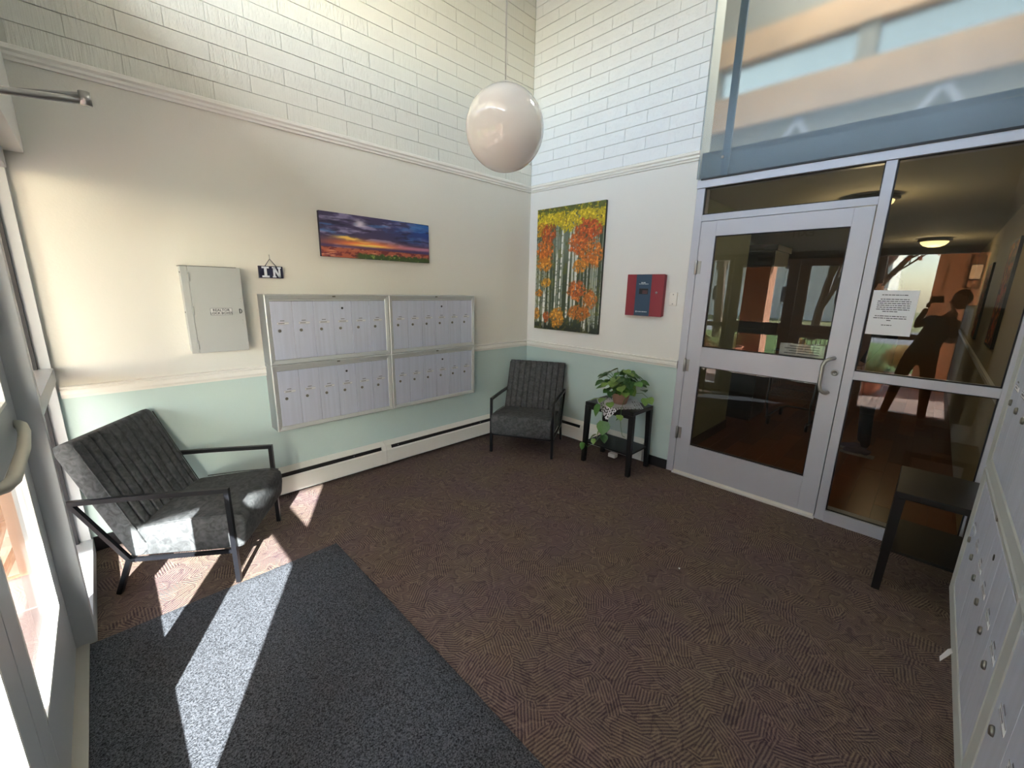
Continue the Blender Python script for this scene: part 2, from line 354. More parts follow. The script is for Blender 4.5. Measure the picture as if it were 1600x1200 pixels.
for (y0, y1, z0, z1) in ((-2.925, -1.862, 2.180, 2.378), (-3.623, -2.979, 1.097, 2.378), (-3.623, -2.979, .083, 1.041)):
    pane('pane', (.020, y0, z0), (.026, y1, z1), fr, m_glass_in); gasket(fr, y0, y1, z0, z1)
d3 = sroot('door_3')
YA, YB = -1.866, -2.921   # hinge side, latch side
XF = -.008
B('stile', (XF, -1.985, .012), (.037, YA, 2.128), m_alu, d3, .002)
B('stile', (XF, YB, .012), (.037, -2.815, 2.128), m_alu, d3, .002)
B('rail', (XF, -2.815, 2.016), (.037, -1.985, 2.128), m_alu, d3)
B('rail', (XF, -2.815, .985), (.037, -1.985, 1.147), m_alu, d3)
B('rail', (XF, -2.815, .012), (.037, -1.985, .290), m_alu, d3)
for (z0, z1) in ((1.147, 2.016), (.290, .985)):
    pane('pane', (.012, -2.815, z0), (.018, -1.985, z1), d3, m_glass_in); gasket(d3, -2.815, -1.985, z0, z1, .002)
    bm = bmesh.new()
    box(bm, (XF-.004, -2.822, z0-.008), (.004, -1.978, z0)); bmobj('glazing_bead', bm, m_alu, d3)
for z in (1.78, .98, .38):
    h = L('hinge', [(.009, -.055), (.011, -.05), (.011, .05), (.009, .055)], m_steel, d3, 10, at=(XF-.010, -1.866, z))
    B('hinge_leaf', (XF-.004, -1.900, z-.05), (XF, -1.868, z+.05), m_steel, h)
hp = T('handle', [(XF, -2.862, 1.170), (-.045, -2.857, 1.170), (-.062, -2.845, 1.166), (-.066, -2.825, 1.150), (-.066, -2.815, 1.12), (-.066, -2.815, .985), (-.066, -2.825, .952), (-.062, -2.845, .935), (-.045, -2.857, .930), (XF, -2.862, .930)], .0125, m_steel, d3, 12)
L('lock_cylinder', [(.021, 0), (.021, .006), (.017, .011), (.013, .011), (.012, .008), (.0, .008)], m_steel, d3, 20, axis=(-1, 0, 0), at=(XF, -2.880, 1.072))
B('keyway', (XF-.0095, -2.8815, 1.066), (XF-.0075, -2.8785, 1.078), m_gasket, d3)
B('threshold', (-.03, -2.925, 0), (.11, -1.862, .011), mat('bright_threshold', srgb(225, 225, 225), .35, .3), d3)
B('door_sweep', (XF-.006, -2.915, .012), (XF, -1.87, .03), m_trim, d3)
# small sign taped behind the door glass
tag_o = thing('paper_notice', 'small white paper notice low in the upper pane of the inner door', 'notice', (.02, -2.65, 1.155))
B('sheet', (.0005, -.15, 0), (.002, .12, .085), m_paper, tag_o)
bm = bmesh.new()
for k in range(4):
    box(bm, (-.0006, -.12, .015+k*.017), (.0005, .09-.03*(k % 2), .019+k*.017))
bmobj('printed_text', bm, m_print, tag_o)

# ------------------------------------------------------------------ tinted frosted panel above the door
def frosted():
    m = bpy.data.materials.new('frosted_grey_glass'); m.use_nodes = True; t = m.node_tree; t.nodes.clear()
    o = N(t, 'ShaderNodeOutputMaterial'); r = N(t, 'ShaderNodeBsdfRefraction'); r.inputs['Color'].default_value = (.84, .88, .90, 1); r.inputs['Roughness'].default_value = .17; r.inputs['IOR'].default_value = 1.4
    g = N(t, 'ShaderNodeBsdfGlossy'); g.inputs['Roughness'].default_value = .25; d = N(t, 'ShaderNodeBsdfDiffuse'); d.inputs[0].default_value = srgb(120, 138, 146)
    f = N(t, 'ShaderNodeFresnel'); f.inputs[0].default_value = 1.45
    a = N(t, 'ShaderNodeMixShader'); b = N(t, 'ShaderNodeMixShader'); a.inputs[0].default_value = .17
    t.links.new(r.outputs[0], a.inputs[1]); t.links.new(d.outputs[0], a.inputs[2])
    t.links.new(f.outputs[0], b.inputs[0]); t.links.new(a.outputs[0], b.inputs[1]); t.links.new(g.outputs[0], b.inputs[2]); t.links.new(b.outputs[0], o.inputs[0]); return m
pn = thing('frosted_glass_panel', 'large frosted grey glass panel above the inner door showing blurred timber beams', 'glass panel', (-.02, -2.73, 2.445))
B('glass_sheet', (-.004, YC+2.73, .0), (.006, .935, 2.40), frosted(), pn)
B('mounting_strip', (.008, .715, 0), (.03, .765, 2.40), mat('grey_strip', srgb(88, 104, 116), .5, .3), pn)
for z in (.128, 1.35): L('screw', [(.011, 0), (.011, .003), (.008, .006), (0, .006)], m_steel, pn, 14, axis=(-1, 0, 0), at=(-.004, .758, z))
B('edge_gasket', (-.006, YC+2.73, -.012), (.01, .90, 0), m_gasket, pn)

# ------------------------------------------------------------------ room upstairs behind the panel
m_timber = mat('warm_timber', srgb(202, 168, 134), .6, var=.25, vscale=3)
ur = sroot('wall_upper_room')
m_upgrey = mat('upper_grey_wall', srgb(150, 148, 140), .8)
B('low_wall', (1.00, YC, 2.64), (1.15, -1.0, 3.08), m_upgrey, ur)
B('timber_beam', (.96, YC, 3.08), (1.12, -1.0, 3.36), m_timber, ur)
B('timber_beam', (.96, YC, 3.62), (1.12, -1.0, 3.84), m_timber, ur)
B('high_wall', (1.00, YC, 3.84), (1.15, -1.0, 4.95), m_upgrey, ur)
for y in (-1.42, -2.56, -3.45): B('window_post', (.98, y-.06, 3.36), (1.10, y+.06, 3.62), m_upgrey, ur)
B('pane', (1.04, YC, 3.36), (1.045, -1.0, 3.62), glass_mat('tinted_upper_pane', (.46, .43, .36, 1), 1.5), ur)
B('side_wall', (.15, -1.0, 2.64), (1.15, -.9, 4.95), m_upgrey, ur)
B('side_wall', (.06, -1.79, 2.64), (.14, -1.0, 4.95), m_upgrey, ur)
B('upper_ceiling', (.15, YC, 4.95), (1.15, -.9, 5.05), m_upgrey, ur)
for y in (-2.05, -2.35, -2.9, -3.25):
    s = 1 if y in (-2.05, -2.9) else -1
    PR('pale_bracket', [(y, 2.80), (y+.05, 2.80), (y+.05-s*.16, 3.05), (y-s*.16, 3.05)], 0, .97, 1.0, mat('pale_grey_bracket', srgb(178, 180, 190), .6), ur)
al = bpy.data.lights.new('beam_fill_light', 'AREA'); al.energy = 34; al.size = .6; al.color = (1, .93, .82); ao = bpy.data.objects.new('beam_fill_light', al); C.objects.link(ao); ao.location = (.45, -2.6, 4.85)  # added fill light, no known fitting; brightens the timber beams behind the panel
B('upper_floor', (.03, YC, 2.60), (1.15, -.9, 2.64), m_upgrey, ur)

# ------------------------------------------------------------------ entrance front wall: sidelights and two door leaves
fx0, fx1 = -3.72, -3.83
w1 = sroot('window_1')
B('jamb', (-3.728, -.045, 0), (fx1, -.004, 2.184), m_alu_dark, w1)
B('post', (fx0, -.905, 0), (fx1, -.850, 2.184), m_alu_dark, w1, .002)
B('mid_rail', (fx0, -.850, 1.05), (fx1, -.045, 1.12), m_alu_dark, w1)
B('bottom_rail', (fx0, -.850, 0), (fx1, -.045, .10), m_alu_dark, w1)
B('top_rail', (fx0, -.850, 2.10), (fx1, -.045, 2.184), m_alu_dark, w1)
for z0, z1 in ((.10, 1.05), (1.12, 2.10)): pane('pane', (-3.797, -.85, z0), (-3.803, -.045, z1), w1, m_glass)
for z0, z1 in ((.10, 1.05), (1.12, 2.10)):
    bm = bmesh.new(); box(bm, (-3.775, -.068, z0), (-3.79, -.045, z1)); box(bm, (-3.775, -.85, z0), (-3.79, -.838, z1)); bmobj('gasket', bm, m_gasket, w1)
w4 = sroot('window_4')
B('post', (fx0, -2.735, 0), (fx1, -2.685, 2.184), m_alu_dark, w4)
B('jamb', (fx0, YC, 0), (fx1, -3.61, 2.184), m_alu_dark, w4)
B('mid_rail', (fx0, -3.61, 1.05), (fx1, -2.735, 1.12), m_alu_dark, w4)
B('bottom_rail', (fx0, -3.61, 0), (fx1, -2.735, .10), m_alu_dark, w4)
B('top_rail', (fx0, -3.61, 2.10), (fx1, -2.735, 2.184), m_alu_dark, w4)
for z0, z1 in ((.10, 1.05), (1.12, 2.10)): pane('pane', (-3.797, -3.61, z0), (-3.803, -2.735, z1), w4, m_glass)
struct(B('trim_5', (fx0, -2.685, 2.135), (fx1, -.905, 2.184), m_alu_dark))
struct(B('trim_6', (-3.745, -2.685, 0), (-3.84, -.905, .009), mat('grey_threshold', srgb(176, 174, 166), .5, .2)))
def entry_leaf(name, ya, yb):
    d = sroot(name); a, b = -3.785, -3.828; ya_, yb_ = max(ya, yb), min(ya, yb)
    B('stile', (a, ya_-.125, .012), (b, ya_-.003, 2.132), m_alu_dark, d, .002)
    B('stile', (a, yb_+.003, .012), (b, yb_+.125, 2.132), m_alu_dark, d, .002)
    for z0, z1 in ((.012, .30), (.985, 1.145), (2.0, 2.132)): B('rail', (a, yb_+.125, z0), (b, ya_-.125, z1), m_alu_dark, d)
    for z0, z1 in ((.30, .985), (1.145, 2.0)):
        pane('pane', (-3.800, yb_+.125, z0), (-3.806, ya_-.125, z1), d, m_glass)
        bm = bmesh.new(); y0, y1 = yb_+.125, ya_-.125
        for q in (((a, y0, z0), (a-.012, y0+.014, z1)), ((a, y1-.014, z0), (a-.012, y1, z1)), ((a, y0, z0), (a-.012, y1, z0+.014)), ((a, y0, z1-.014), (a-.012, y1, z1))): box(bm, *q)
        bmobj('glazing_bead', bm, m_trim, d)
    # push bar
    ys, ye = ya_-.065, yb_+.065
    T('push_bar', [(a, ys-.02, 1.06), (-3.775, ys-.03, 1.06), (-3.764, ys-.06, 1.06), (-3.750, ys-.16, 1.06), (-3.735, (ys+ye)/2, 1.06), (-3.730, ye+.08, 1.06), (-3.740, ye+.03, 1.06), (a, ye, 1.06)], .016, mat('warm_grey_bar', srgb(186, 184, 172), .45, .2), d, 12)
    return d
d1 = entry_leaf('door_1', -.905, -1.795)
d2 = entry_leaf('door_2', -1.795, -2.685)
# closer on the first leaf with its elbow sticking into the room
dc = thing('door_closer', 'silver door closer arm reaching into the room high at the left edge', 'door closer', (-3.755, -1.25, 2.05))
B('body', (-.03, -.17, -.03), (.025, .12, .03), m_steel, dc, .004)
el = (.316, -.03, .085)
T('main_arm', [(.0, .02, .04), (.02, .02, .062), el], [.012, .011, .011], m_steel, dc, 8)
T('forearm', [(.03, .16, .098), (.14, .085, .096), (el[0], el[1], el[2]+.014)], [.009, .009, .011], mat('grey_arm', srgb(150, 150, 150), .4, .6), dc, 8)
L('elbow', [(.0, -.012), (.015, -.012), (.015, .026), (0, .026)], m_steel, dc, 12, at=el)

# exit sign over the doors
ex = thing('exit_sign', 'white exit sign mounted on the wall above the entrance doors', 'sign', (XD+.002, -1.79, 2.42))
B('housing', (0, -.16, -.09), (.045, .16, .09), m_trim, ex, .006)
text('lettering', 'EXIT', .14, M_posx((.0465, 0, 0)), mat('exit_red', srgb(120, 30, 30), .5), ex, .002)

# ------------------------------------------------------------------ mailboxes
m_lock = mat('lock_nickel', srgb(120, 118, 112), .3, .8); m_lockdark = mat('dark_hole', srgb(14, 14, 18), .6); m_labelp = mat('label_strip', srgb(222, 224, 230), .5)
m_label_txt = mat('label_ink', srgb(120, 122, 132), .7)
BKW, BKH, BKD = .9005, .481, .16
def mailbox_bank(name):
    r = thing(name, '', 'mailbox')
    w, h, d = BKW, BKH, BKD; e = .0015
    bm = bmesh.new(); box(bm, (e, -d+.018, e), (w-e, -.004, h-e)); bmobj('housing', bm, m_mbside, r)
    # mitred picture frame: outer edge proud, inner edge set back
    fw = .032; bm = bmesh.new()
    def ring(ins, y): return [bm.verts.new(p) for p in ((e+ins, y, e+ins), (w-e-ins, y, e+ins), (w-e-ins, y, h-e-ins), (e+ins, y, h-e-ins))]
    rs = [ring(0, -d+.018), ring(0, -d+.004), ring(.005, -d), ring(fw-.004, -d+.006), ring(fw, -d+.010), ring(fw, -d+.019)]
    for a, b in zip(rs[:-1], rs[1:]):
        for i in range(4): bm.faces.new((a[i], a[(i+1) % 4], b[(i+1) % 4], b[i]))
    bmesh.ops.recalc_face_normals(bm, faces=bm.faces); bmobj('frame', bm, m_mbframe, r)
    iw = w-2*fw; dw = iw/6; zt, zb_ = h-fw-.014, fw+.003
    B('backing', (fw, -d+.0165, fw), (w-fw, -d+.0175, h-fw), m_gasket, r)
    B('top_rail', (fw+.001, -d+.009, zt+.002), (w-fw-.001, -d+.0165, h-fw-.001), m_mbframe, r)
    for k in range(6):
        x0 = fw+k*dw+.0011; x1 = fw+(k+1)*dw-.0011; xc = (x0+x1)/2
        bm = bmesh.new(); box(bm, (x0, -d+.008, zb_), (x1, -d+.0165, zt), 0, .0012)
        dr = bmobj('compartment_door', bm, m_mbdoor, r)
        lx = x0+.045; lz = zb_+(zt-zb_)*.50
        L('lock', [(.0105, 0), (.0105, .003), (.0085, .006), (.006, .0065), (0, .0065)], m_lock, dr, 16, axis=(0, -1, 0), at=(lx, -d+.008, lz))
        lb = B('name_label', (lx-.012, -d+.0072, lz+.043), (lx+.062, -d+.008, lz+.058), m_labelp, dr)
        bm = bmesh.new(); y0, y1 = -d+.0068, -d+.0072
        rr = random.Random(k+3)
        box(bm, (lx-.012, y0, lz+.0425), (lx+.062, y1, lz+.0435)); box(bm, (lx-.012, y0, lz+.0575), (lx+.062, y1, lz+.0585))
        box(bm, (lx-.004, y0, lz+.048), (lx+.030+.02*rr.random(), y1, lz+.053)); box(bm, (lx+.008, y0, lz+.066), (lx+.036, y1, lz+.071))
        bmobj('printed_text', bm, m_label_txt, dr)
        if k == 3:
            L('keyhole', [(.0085, 0), (.0085, .0015), (.004, .002), (0, .002)], m_lockdark, dr, 14, axis=(0, -1, 0), at=(xc, -d+.008, zt-.052))
    B('latch_tab', (w*.50, -d-.001, h-.018), (w*.50+.022, -d+.003, h-.008), m_lock, r)
    return r
bank = mailbox_bank('mailbox_bank')
ZL, ZU = .551, 1.032
labs = ['upper left bank of six silver mailboxes beside the grey lock box', 'upper right bank of six silver mailboxes nearest the room corner',
        'lower left bank of six silver mailboxes above the baseboard heater behind the near armchair', 'lower right bank of six silver mailboxes toward the corner armchair']
for i, (x, z) in enumerate(((-2.717, ZU), (-1.816, ZU), (-2.717, ZL), (-1.816, ZL))):
    o = bank if i == 0 else dup(bank); o.location = (x, 0, z); o['label'] = labs[i]; o['group'] = 'mailbox banks on the left wall'
labs = ['upper mailbox bank on the right wall, far one next to the inner door sidelight', 'upper mailbox bank on the right wall, nearest the camera',
        'lower mailbox bank on the right wall, beside the black side table', 'lower mailbox bank on the right wall, nearest the camera at the frame edge']
for i, (x, z) in enumerate(((-1.436, ZU), (-2.337, ZU), (-1.436, ZL), (-2.337, ZL))):
    o = dup(bank); o.location = (x, YC, z); o.rotation_euler = (0, 0, PI); o['label'] = labs[i]; o['group'] = 'mailbox banks on the right wall'

# ------------------------------------------------------------------ grey lock box
m_lb = mat('grey_enamel', srgb(172, 175, 174), .45, .1)
lb = thing('lock_box', 'grey metal wall cabinet lettered REALTOR LOCK BOXES left of the mailboxes', 'cabinet', (-3.128, 0, 1.150))
LW, LH, LD = .306, .525, .11
B('body', (.004, -LD+.012, .004), (LW-.004, -.004, LH-.004), m_lb, lb, .003)
B('hinge_side', (0, -LD, 0), (.034, -LD+.012, LH), m_lb, lb, .0015)
dr = B('door', (.0355, -LD, 0), (LW, -LD+.0115, LH), m_lb, lb, .0015)
B('top_lip', (-.002, -LD-.002, LH), (LW-.02, -.004, LH+.003), mat('dark_grey_lip', srgb(96, 98, 100), .5), lb)
for z in (.462, .262, .052):
    h = L('hinge', [(.0045, -.026), (.0045, .026)], m_lb, lb, 8, at=(.035, -LD-.003, z))
    B('hinge_leaf', (.014, -LD-.002, z-.022), (.056, -LD, z+.022), m_lb, h)
pl = B('name_plate', (.120, -LD-.001, .232), (.236, -LD, .275), mat('plate_grey', srgb(196, 198, 198), .5), dr)
text('lettering', 'REALTOR', .021, M_negy((.178, -LD-.0015, .2625)), m_print, pl)
text('lettering', 'LOCK BOXES', .0195, M_negy((.178, -LD-.0015, .2435)), m_print, pl)
bm = bmesh.new()
for a, b in (((.120, .232), (.236, .2335)), ((.120, .2735), (.236, .275)), ((.120, .232), (.1215, .275)), ((.2345, .232), (.236, .275))): box(bm, (a[0], -LD-.0018, a[1]), (b[0], -LD-.001, b[1]))
bmobj('border', bm, m_print, pl)
T('latch_ring', [(.276, -LD-.003, .268), (.284, -LD-.003, .267), (.289, -LD-.003, .259), (.289, -LD-.003, .250), (.284, -LD-.003, .243), (.276, -LD-.003, .242), (.276, -LD-.003, .268)], .0022, m_blackmetal, dr, 6)
for z in (.335, .315, .198, .178): L('rivet', [(.003, 0), (.003, .0015), (0, .002)], m_steel, dr, 8, axis=(0, -1, 0), at=(.29, -LD, z))
for z in (.49, .25): L('screw', [(.005, 0), (.005, .002), (0, .003)], m_blackmetal, lb, 8, axis=(-1, 0, 0), at=(.004, -.05, z))

# ------------------------------------------------------------------ IN sign
sg = thing('hanging_sign', 'small navy sign reading IN hung by a cord above the mailboxes', 'sign', (-2.615, -.006, 1.66))
m_navy = mat('navy_board', srgb(22, 26, 58), .6); m_pale = mat('pale_letters', srgb(214, 220, 232), .6)
B('board', (-.078, -.018, -.040), (.072, 0, .040), m_navy, sg, .001)
def letter(polys, ox, oz, s):
    bm = bmesh.new()
    for poly in polys: prism(bm, [(ox+p[0]*s, oz+p[1]*s) for p in poly], 1, -.022, -.018)
    return bm
I_ = [[(0, 0), (1.0, 0), (1.0, .25), (0, .25)], [(0, 1.35), (1.0, 1.35), (1.0, 1.6), (0, 1.6)], [(.32, .25), (.68, .25), (.68, 1.35), (.32, 1.35)]]
N_ = [[(0, 0), (.5, 0), (.5, .2), (.38, .2), (.38, 1.4), (.12, 1.4), (.12, .2), (0, .2)], [(0, 1.4), (.45, 1.4), (.45, 1.6), (0, 1.6)], [(.38, 1.6), (.12, 1.4), (.88, 0), (1.14, 0)], [(.88, 0), (1.14, 0), (1.14, 1.4), (.88, 1.4)], [(.76, 1.4), (1.26, 1.4), (1.26, 1.6), (.76, 1.6)]]
bmobj('letter', letter(I_, -.060, -.035, .044), m_pale, sg); bmobj('letter', letter(N_, .004, -.035, .044), m_pale, sg)
T('cord', [(-.036, -.008, .038), (-.003, -.010, .088), (.036, -.008, .038)], .0025, m_navy, sg, 6)
hk = T('hook', [(-.003, 0, .115), (-.003, -.008, .115), (-.003, -.012, .100), (-.003, -.014, .086), (-.003, -.006, .084)], .0022, m_steel, sg, 6)

# ------------------------------------------------------------------ painted canvases (paint stored per vertex)
def vcol_mat(name):
    m = mat(name, (1, 1, 1, 1), .55); t = m.node_tree; a = N(t, 'ShaderNodeVertexColor'); a.layer_name = 'paint'
    t.links.new(a.outputs[0], t.nodes['Principled BSDF'].inputs['Base Color']); return m
m_paint = vcol_mat('canvas_paint')
def painted(name, img, w, h, Mx, parent):
    """img: (rows, cols, 3) sRGB 0-255, row 0 at the bottom"""
    H, Wd, _ = img.shape; us = np.linspace(0, w, Wd); vs_ = np.linspace(0, h, H); uu, vv = np.meshgrid(us, vs_)
    P = np.stack([uu, vv, np.zeros_like(uu)], -1).reshape(-1, 3)
    idx = np.arange(H*Wd).reshape(H, Wd); q = np.stack([idx[:-1, :-1], idx[:-1, 1:], idx[1:, 1:], idx[1:, :-1]], -1).reshape(-1, 4)
    me = bpy.data.meshes.new(name); Mn = np.array(Mx); P = P @ Mn[:3, :3].T + Mn[:3, 3]
    me.from_pydata(P.tolist(), [], q.tolist()); c = np.clip(img.reshape(-1, 3)/255., 0, 1); lin = np.where(c <= .04045, c/12.92, ((c+.055)/1.055)**2.4)
    ca = me.color_attributes.new('paint', 'FLOAT_COLOR', 'POINT'); ca.data.foreach_set('color', np.concatenate([lin, np.ones((len(lin), 1))], 1).astype(np.float32).ravel())
    me.materials.append(m_paint); o = bpy.data.objects.new(name, me); C.objects.link(o); o.parent = parent; return o
def vnoise(H, Wd, fy, fx, seed, octv=4):
    r = np.random.RandomState(seed); out = np.zeros((H, Wd)); amp = 1; tot = 0
    for o_ in range(octv):
        gy, gx = max(2, int(fy)+1), max(2, int(fx)+1); g = r.rand(gy+1, gx+1)
        y = np.linspace(0, gy-1e-6, H); x = np.linspace(0, gx-1e-6, Wd); yi = y.astype(int); xi = x.astype(int); ty = y-yi; tx = x-xi
        ty = ty*ty*(3-2*ty); tx = tx*tx*(3-2*tx)
        a = g[np.ix_(yi, xi)]; b = g[np.ix_(yi, xi+1)]; c = g[np.ix_(yi+1, xi)]; d = g[np.ix_(yi+1, xi+1)]
        out += amp*((a*(1-tx)+b*tx)*(1-ty)[:, None]+(c*(1-tx)+d*tx)*ty[:, None]); tot += amp; amp *= .55; fy *= 2; fx *= 2
    return out/tot
def lerp(a, b, t): return a+(np.array(b, float)-a)*t[..., None]
def sstep(a, b, x): t = np.clip((x-a)/(b-a), 0, 1); return t*t*(3-2*t)
def sunset():
    H, Wd = 90, 260; v = np.linspace(0, 1, H)[:, None]*np.ones((1, Wd)); u = np.linspace(0, 1, Wd)[None]*np.ones((H, 1))
    img = np.zeros((H, Wd, 3))+np.array([70, 62, 98.])
    n = vnoise(H, Wd, 6, 4, 1, 5); n2 = vnoise(H, Wd, 9, 5, 2, 5); n3 = vnoise(H, Wd, 14, 7, 5, 4)
    img = lerp(img, [34, 66, 140], sstep(.45, 1., u)*sstep(.3, .8, v))
    img = lerp(img, [40, 120, 190], sstep(.7, 1., u)*sstep(.75, 1., v)*.8)
    img = lerp(img, [168, 160, 200], sstep(.50, .66, n)*.8*(1-sstep(.5, .9, u)*.7))
    img = lerp(img, [70, 130, 200], sstep(.58, .75, n2)*.6*sstep(.35, .6, v))
    img = lerp(img, [40, 34, 60], sstep(.56, .72, n3)*.6)
    img = lerp(img, [225, 215, 230], np.exp(-((u-.33)/.05)**2-((v-.8)/.13)**2)*sstep(.4, .6, n2)*1.0)
    warm = np.exp(-((v-.33)/.10)**2)*np.exp(-((u-.38)/.33)**2)
    img = lerp(img, [238, 120, 70], np.clip(warm*1.2, 0, 1)*sstep(.3, .5, n3+.15))
    wob = (vnoise(H, Wd, 3, 9, 21, 3)-.5)*.16; hot = np.exp(-((v-.43-wob)/.032)**2)*np.exp(-((u-.22)/.10)**2)+np.exp(-((v-.31-wob*.5)/.034)**2)*np.exp(-((u-.42)/.16)**2)+.5*np.exp(-((v-.38-wob)/.02)**2)*np.exp(-((u-.36)/.08)**2)
    img = lerp(img, [255, 214, 110], np.clip(hot*1.4, 0, 1))
    img = lerp(img, [226, 140, 160], np.exp(-((v-.34)/.05)**2)*sstep(.5, .8, u)*.7)
    img = lerp(img, [70, 56, 110], np.exp(-((v-.26)/.03)**2)*.8)
    g = 1-sstep(.21, .235, v); land = np.zeros_like(img)+np.array([178, 96, 72.])
    ln = vnoise(H, Wd, 16, 26, 9, 4); land = lerp(land, [120, 52, 58], sstep(.48, .6, ln)); land = lerp(land, [236, 170, 136], sstep(.6, .8, vnoise(H, Wd, 20, 10, 12, 3))*.8)
    gr = (1-sstep(.08, .14, v+(vnoise(H, Wd, 4, 24, 3, 3)-.5)*.16))*sstep(.26, .32, u); land = lerp(land, [62, 84, 44], gr); land = lerp(land, [140, 160, 84], gr*sstep(.6, .8, vnoise(H, Wd, 12, 40, 7, 3)))
    return img*(1-g[..., None])+land*g[..., None]
sc = thing('sunset_canvas', 'wide canvas print of a purple and orange sunset above the mailboxes', 'picture', (-2.272, -.004, 1.790))
SW, SH = .935, .318
B('stretcher', (0, -.030, 0), (SW, 0, SH), mat('canvas_edge', srgb(46, 40, 62), .7), sc)
painted('canvas_face', sunset(), SW, SH, M_negy((0, -.0306, 0)), sc)
def aspens():
    H, Wd = 300, 190; v = np.linspace(0, 1, H)[:, None]*np.ones((1, Wd)); u = np.linspace(0, 1, Wd)[None]*np.ones((H, 1))
    img = np.zeros((H, Wd, 3))+np.array([62, 74, 56.])
    img = lerp(img, [120, 132, 118], np.exp(-((u-.45)/.22)**2-((v-.72)/.18)**2)*.9)
    img = lerp(img, [34, 40, 34], (1-sstep(.0, .12, v))*.9)
    img = lerp(img, [96, 100, 40], sstep(.5, .7, vnoise(H, Wd, 30, 26, 4, 3))*.6)
    r = np.random.RandomState(5)
    for k in range(46):
        x = r.rand(); w = .003+.008*r.rand()**2; b0 = r.rand()*.12; t0 = .62+.3*r.rand(); lean = (r.rand()-.5)*.05; sh = .35+.65*r.rand()
        d = np.abs(u-(x+lean*v)); a = (1-sstep(w*.7, w*1.5, d))*sstep(b0, b0+.02, v)*(1-sstep(t0, t0+.1, v))*sh
        marks = 1-.55*(vnoise(H, Wd, 90, 3, 50+k, 1) > .68)
        img = lerp(img, [206, 212, 206], a*marks)
    for x, w, b0, t0 in ((.15, .017, .05, .28), (.52, .012, .1, .8), (.40, .011, .15, .85), (.33, .010, .12, .6), (.80, .011, .0, .2), (.07, .010, .05, .32), (.64, .008, .1, .62)):
        d = np.abs(u-x-(v-.2)*.03); a = (1-sstep(w*.7, w*1.4, d))*sstep(b0, b0+.02, v)*(1-sstep(t0, t0+.08, v)); marks = 1-.6*(vnoise(H, Wd, 70, 4, int(x*100), 1) > .62)
        img = lerp(img, [226, 228, 222], a*marks)
    def blob(cx, cy, rx, ry, col, col2, seed, dens=.5):
        nonlocal img
        n = vnoise(H, Wd, 34, 26, seed, 3); e = ((u-cx)/rx)**2+((v-cy)/ry)**2
        a = (1-sstep(.6, 1.25, e+(n-.5)*1.6))
        leaf = vnoise(H, Wd, 75, 55, seed+1, 2)
        img = lerp(img, np.array(col)*.72+np.array([14, 14, 8]), a*sstep(.22, .40, leaf)*.9); img = lerp(img, np.array(col)*.94, a*sstep(.42, .55, leaf)*.9); img = lerp(img, col2, a*sstep(.55, .72, vnoise(H, Wd, 60, 44, seed+2, 2)))
        img = lerp(img, [96, 60, 30], a*sstep(.62, .8, vnoise(H, Wd, 80, 60, seed+3, 2))*.55)
    for i in range(9): blob(.02+.125*i, .92-.05*(i % 3 == 1)+.0*i, .12, .075, (214, 190, 32), (240, 214, 60), 100+i*4)
    for i in range(5): blob(.1+.2*i, .985, .13, .03, (92, 104, 40), (170, 160, 40), 160+i*4)
    blob(.06, .83, .10, .06, (208, 150, 34), (236, 180, 60), 200)
    blob(.20, .80, .11, .08, (176, 78, 36), (214, 106, 44), 210); blob(.14, .66, .14, .10, (206, 108, 38), (232, 134, 52), 220); blob(.14, .55, .12, .06, (212, 132, 40), (236, 166, 60), 224)
    blob(.78, .80, .18, .09, (196, 84, 38), (226, 112, 52), 230); blob(.66, .70, .14, .08, (206, 98, 42), (232, 130, 60), 240); blob(.85, .62, .16, .10, (212, 116, 44), (240, 150, 60), 250); blob(.70, .53, .10, .05, (220, 140, 50), (240, 166, 66), 256)
    blob(.18, .40, .09, .04, (214, 150, 44), (236, 176, 60), 260); blob(.06, .31, .07, .03, (190, 120, 40), (220, 150, 50), 264)
    blob(.66, .33, .13, .08, (196, 96, 44), (226, 132, 60), 270); blob(.86, .27, .10, .07, (196, 112, 46), (226, 140, 60), 280); blob(.70, .16, .16, .06, (196, 110, 42), (232, 150, 60), 284)
    blob(.38, .11, .12, .09, (206, 136, 42), (240, 176, 70), 290); blob(.20, .11, .05, .05, (190, 92, 44), (220, 120, 50), 294); blob(.03, .13, .06, .05, (196, 130, 40), (226, 160, 60), 298)
    return img
ac = thing('aspen_canvas', 'tall canvas of golden and orange autumn aspens on the back wall', 'picture', (-.004, -.138, 1.160))
AW, AH = .845, 1.240
B('stretcher', (-.028, -AW, 0), (0, 0, AH), mat('dark_canvas_edge', srgb(52, 58, 50), .7), ac)
painted('canvas_face', aspens(), AW, AH, M_negx((-.0286, 0, 0)), ac)

# ------------------------------------------------------------------ fire alarm panel
m_fred = mat('alarm_red', srgb(136, 34, 50), .35); m_fblue = mat('alarm_blue', srgb(36, 66, 92), .4)
fp = thing('fire_alarm_panel', 'red fire alarm control box with a blue stripe beside the inner door', 'alarm panel', (0, -1.455, 1.370))
fw_, fh, fd_ = .352, .360, .055
B('back_box', (-fd_+.012, -fw_/2+.004, .004), (-.004, fw_/2-.004, fh-.004), m_fred, fp, .003)
fdr = B('door', (-fd_, -fw_/2, 0), (-fd_+.012, fw_/2, fh), m_fred, fp, .003)
B('stripe', (-fd_-.001, -.060, .002), (-fd_, .085, fh-.002), m_fblue, fdr)
B('display_window', (-fd_-.0025, -.035, .190), (-fd_-.001, .050, .238), m_lockdark, fdr, .001)
bm = bmesh.new()
for k in range(3): box(bm, (-fd_-.003, -.03, .196+k*.010), (-fd_-.0025, .018, .200+k*.010))
bmobj('display_text', bm, mat('display_ink', srgb(120, 70, 78), .5), fdr)
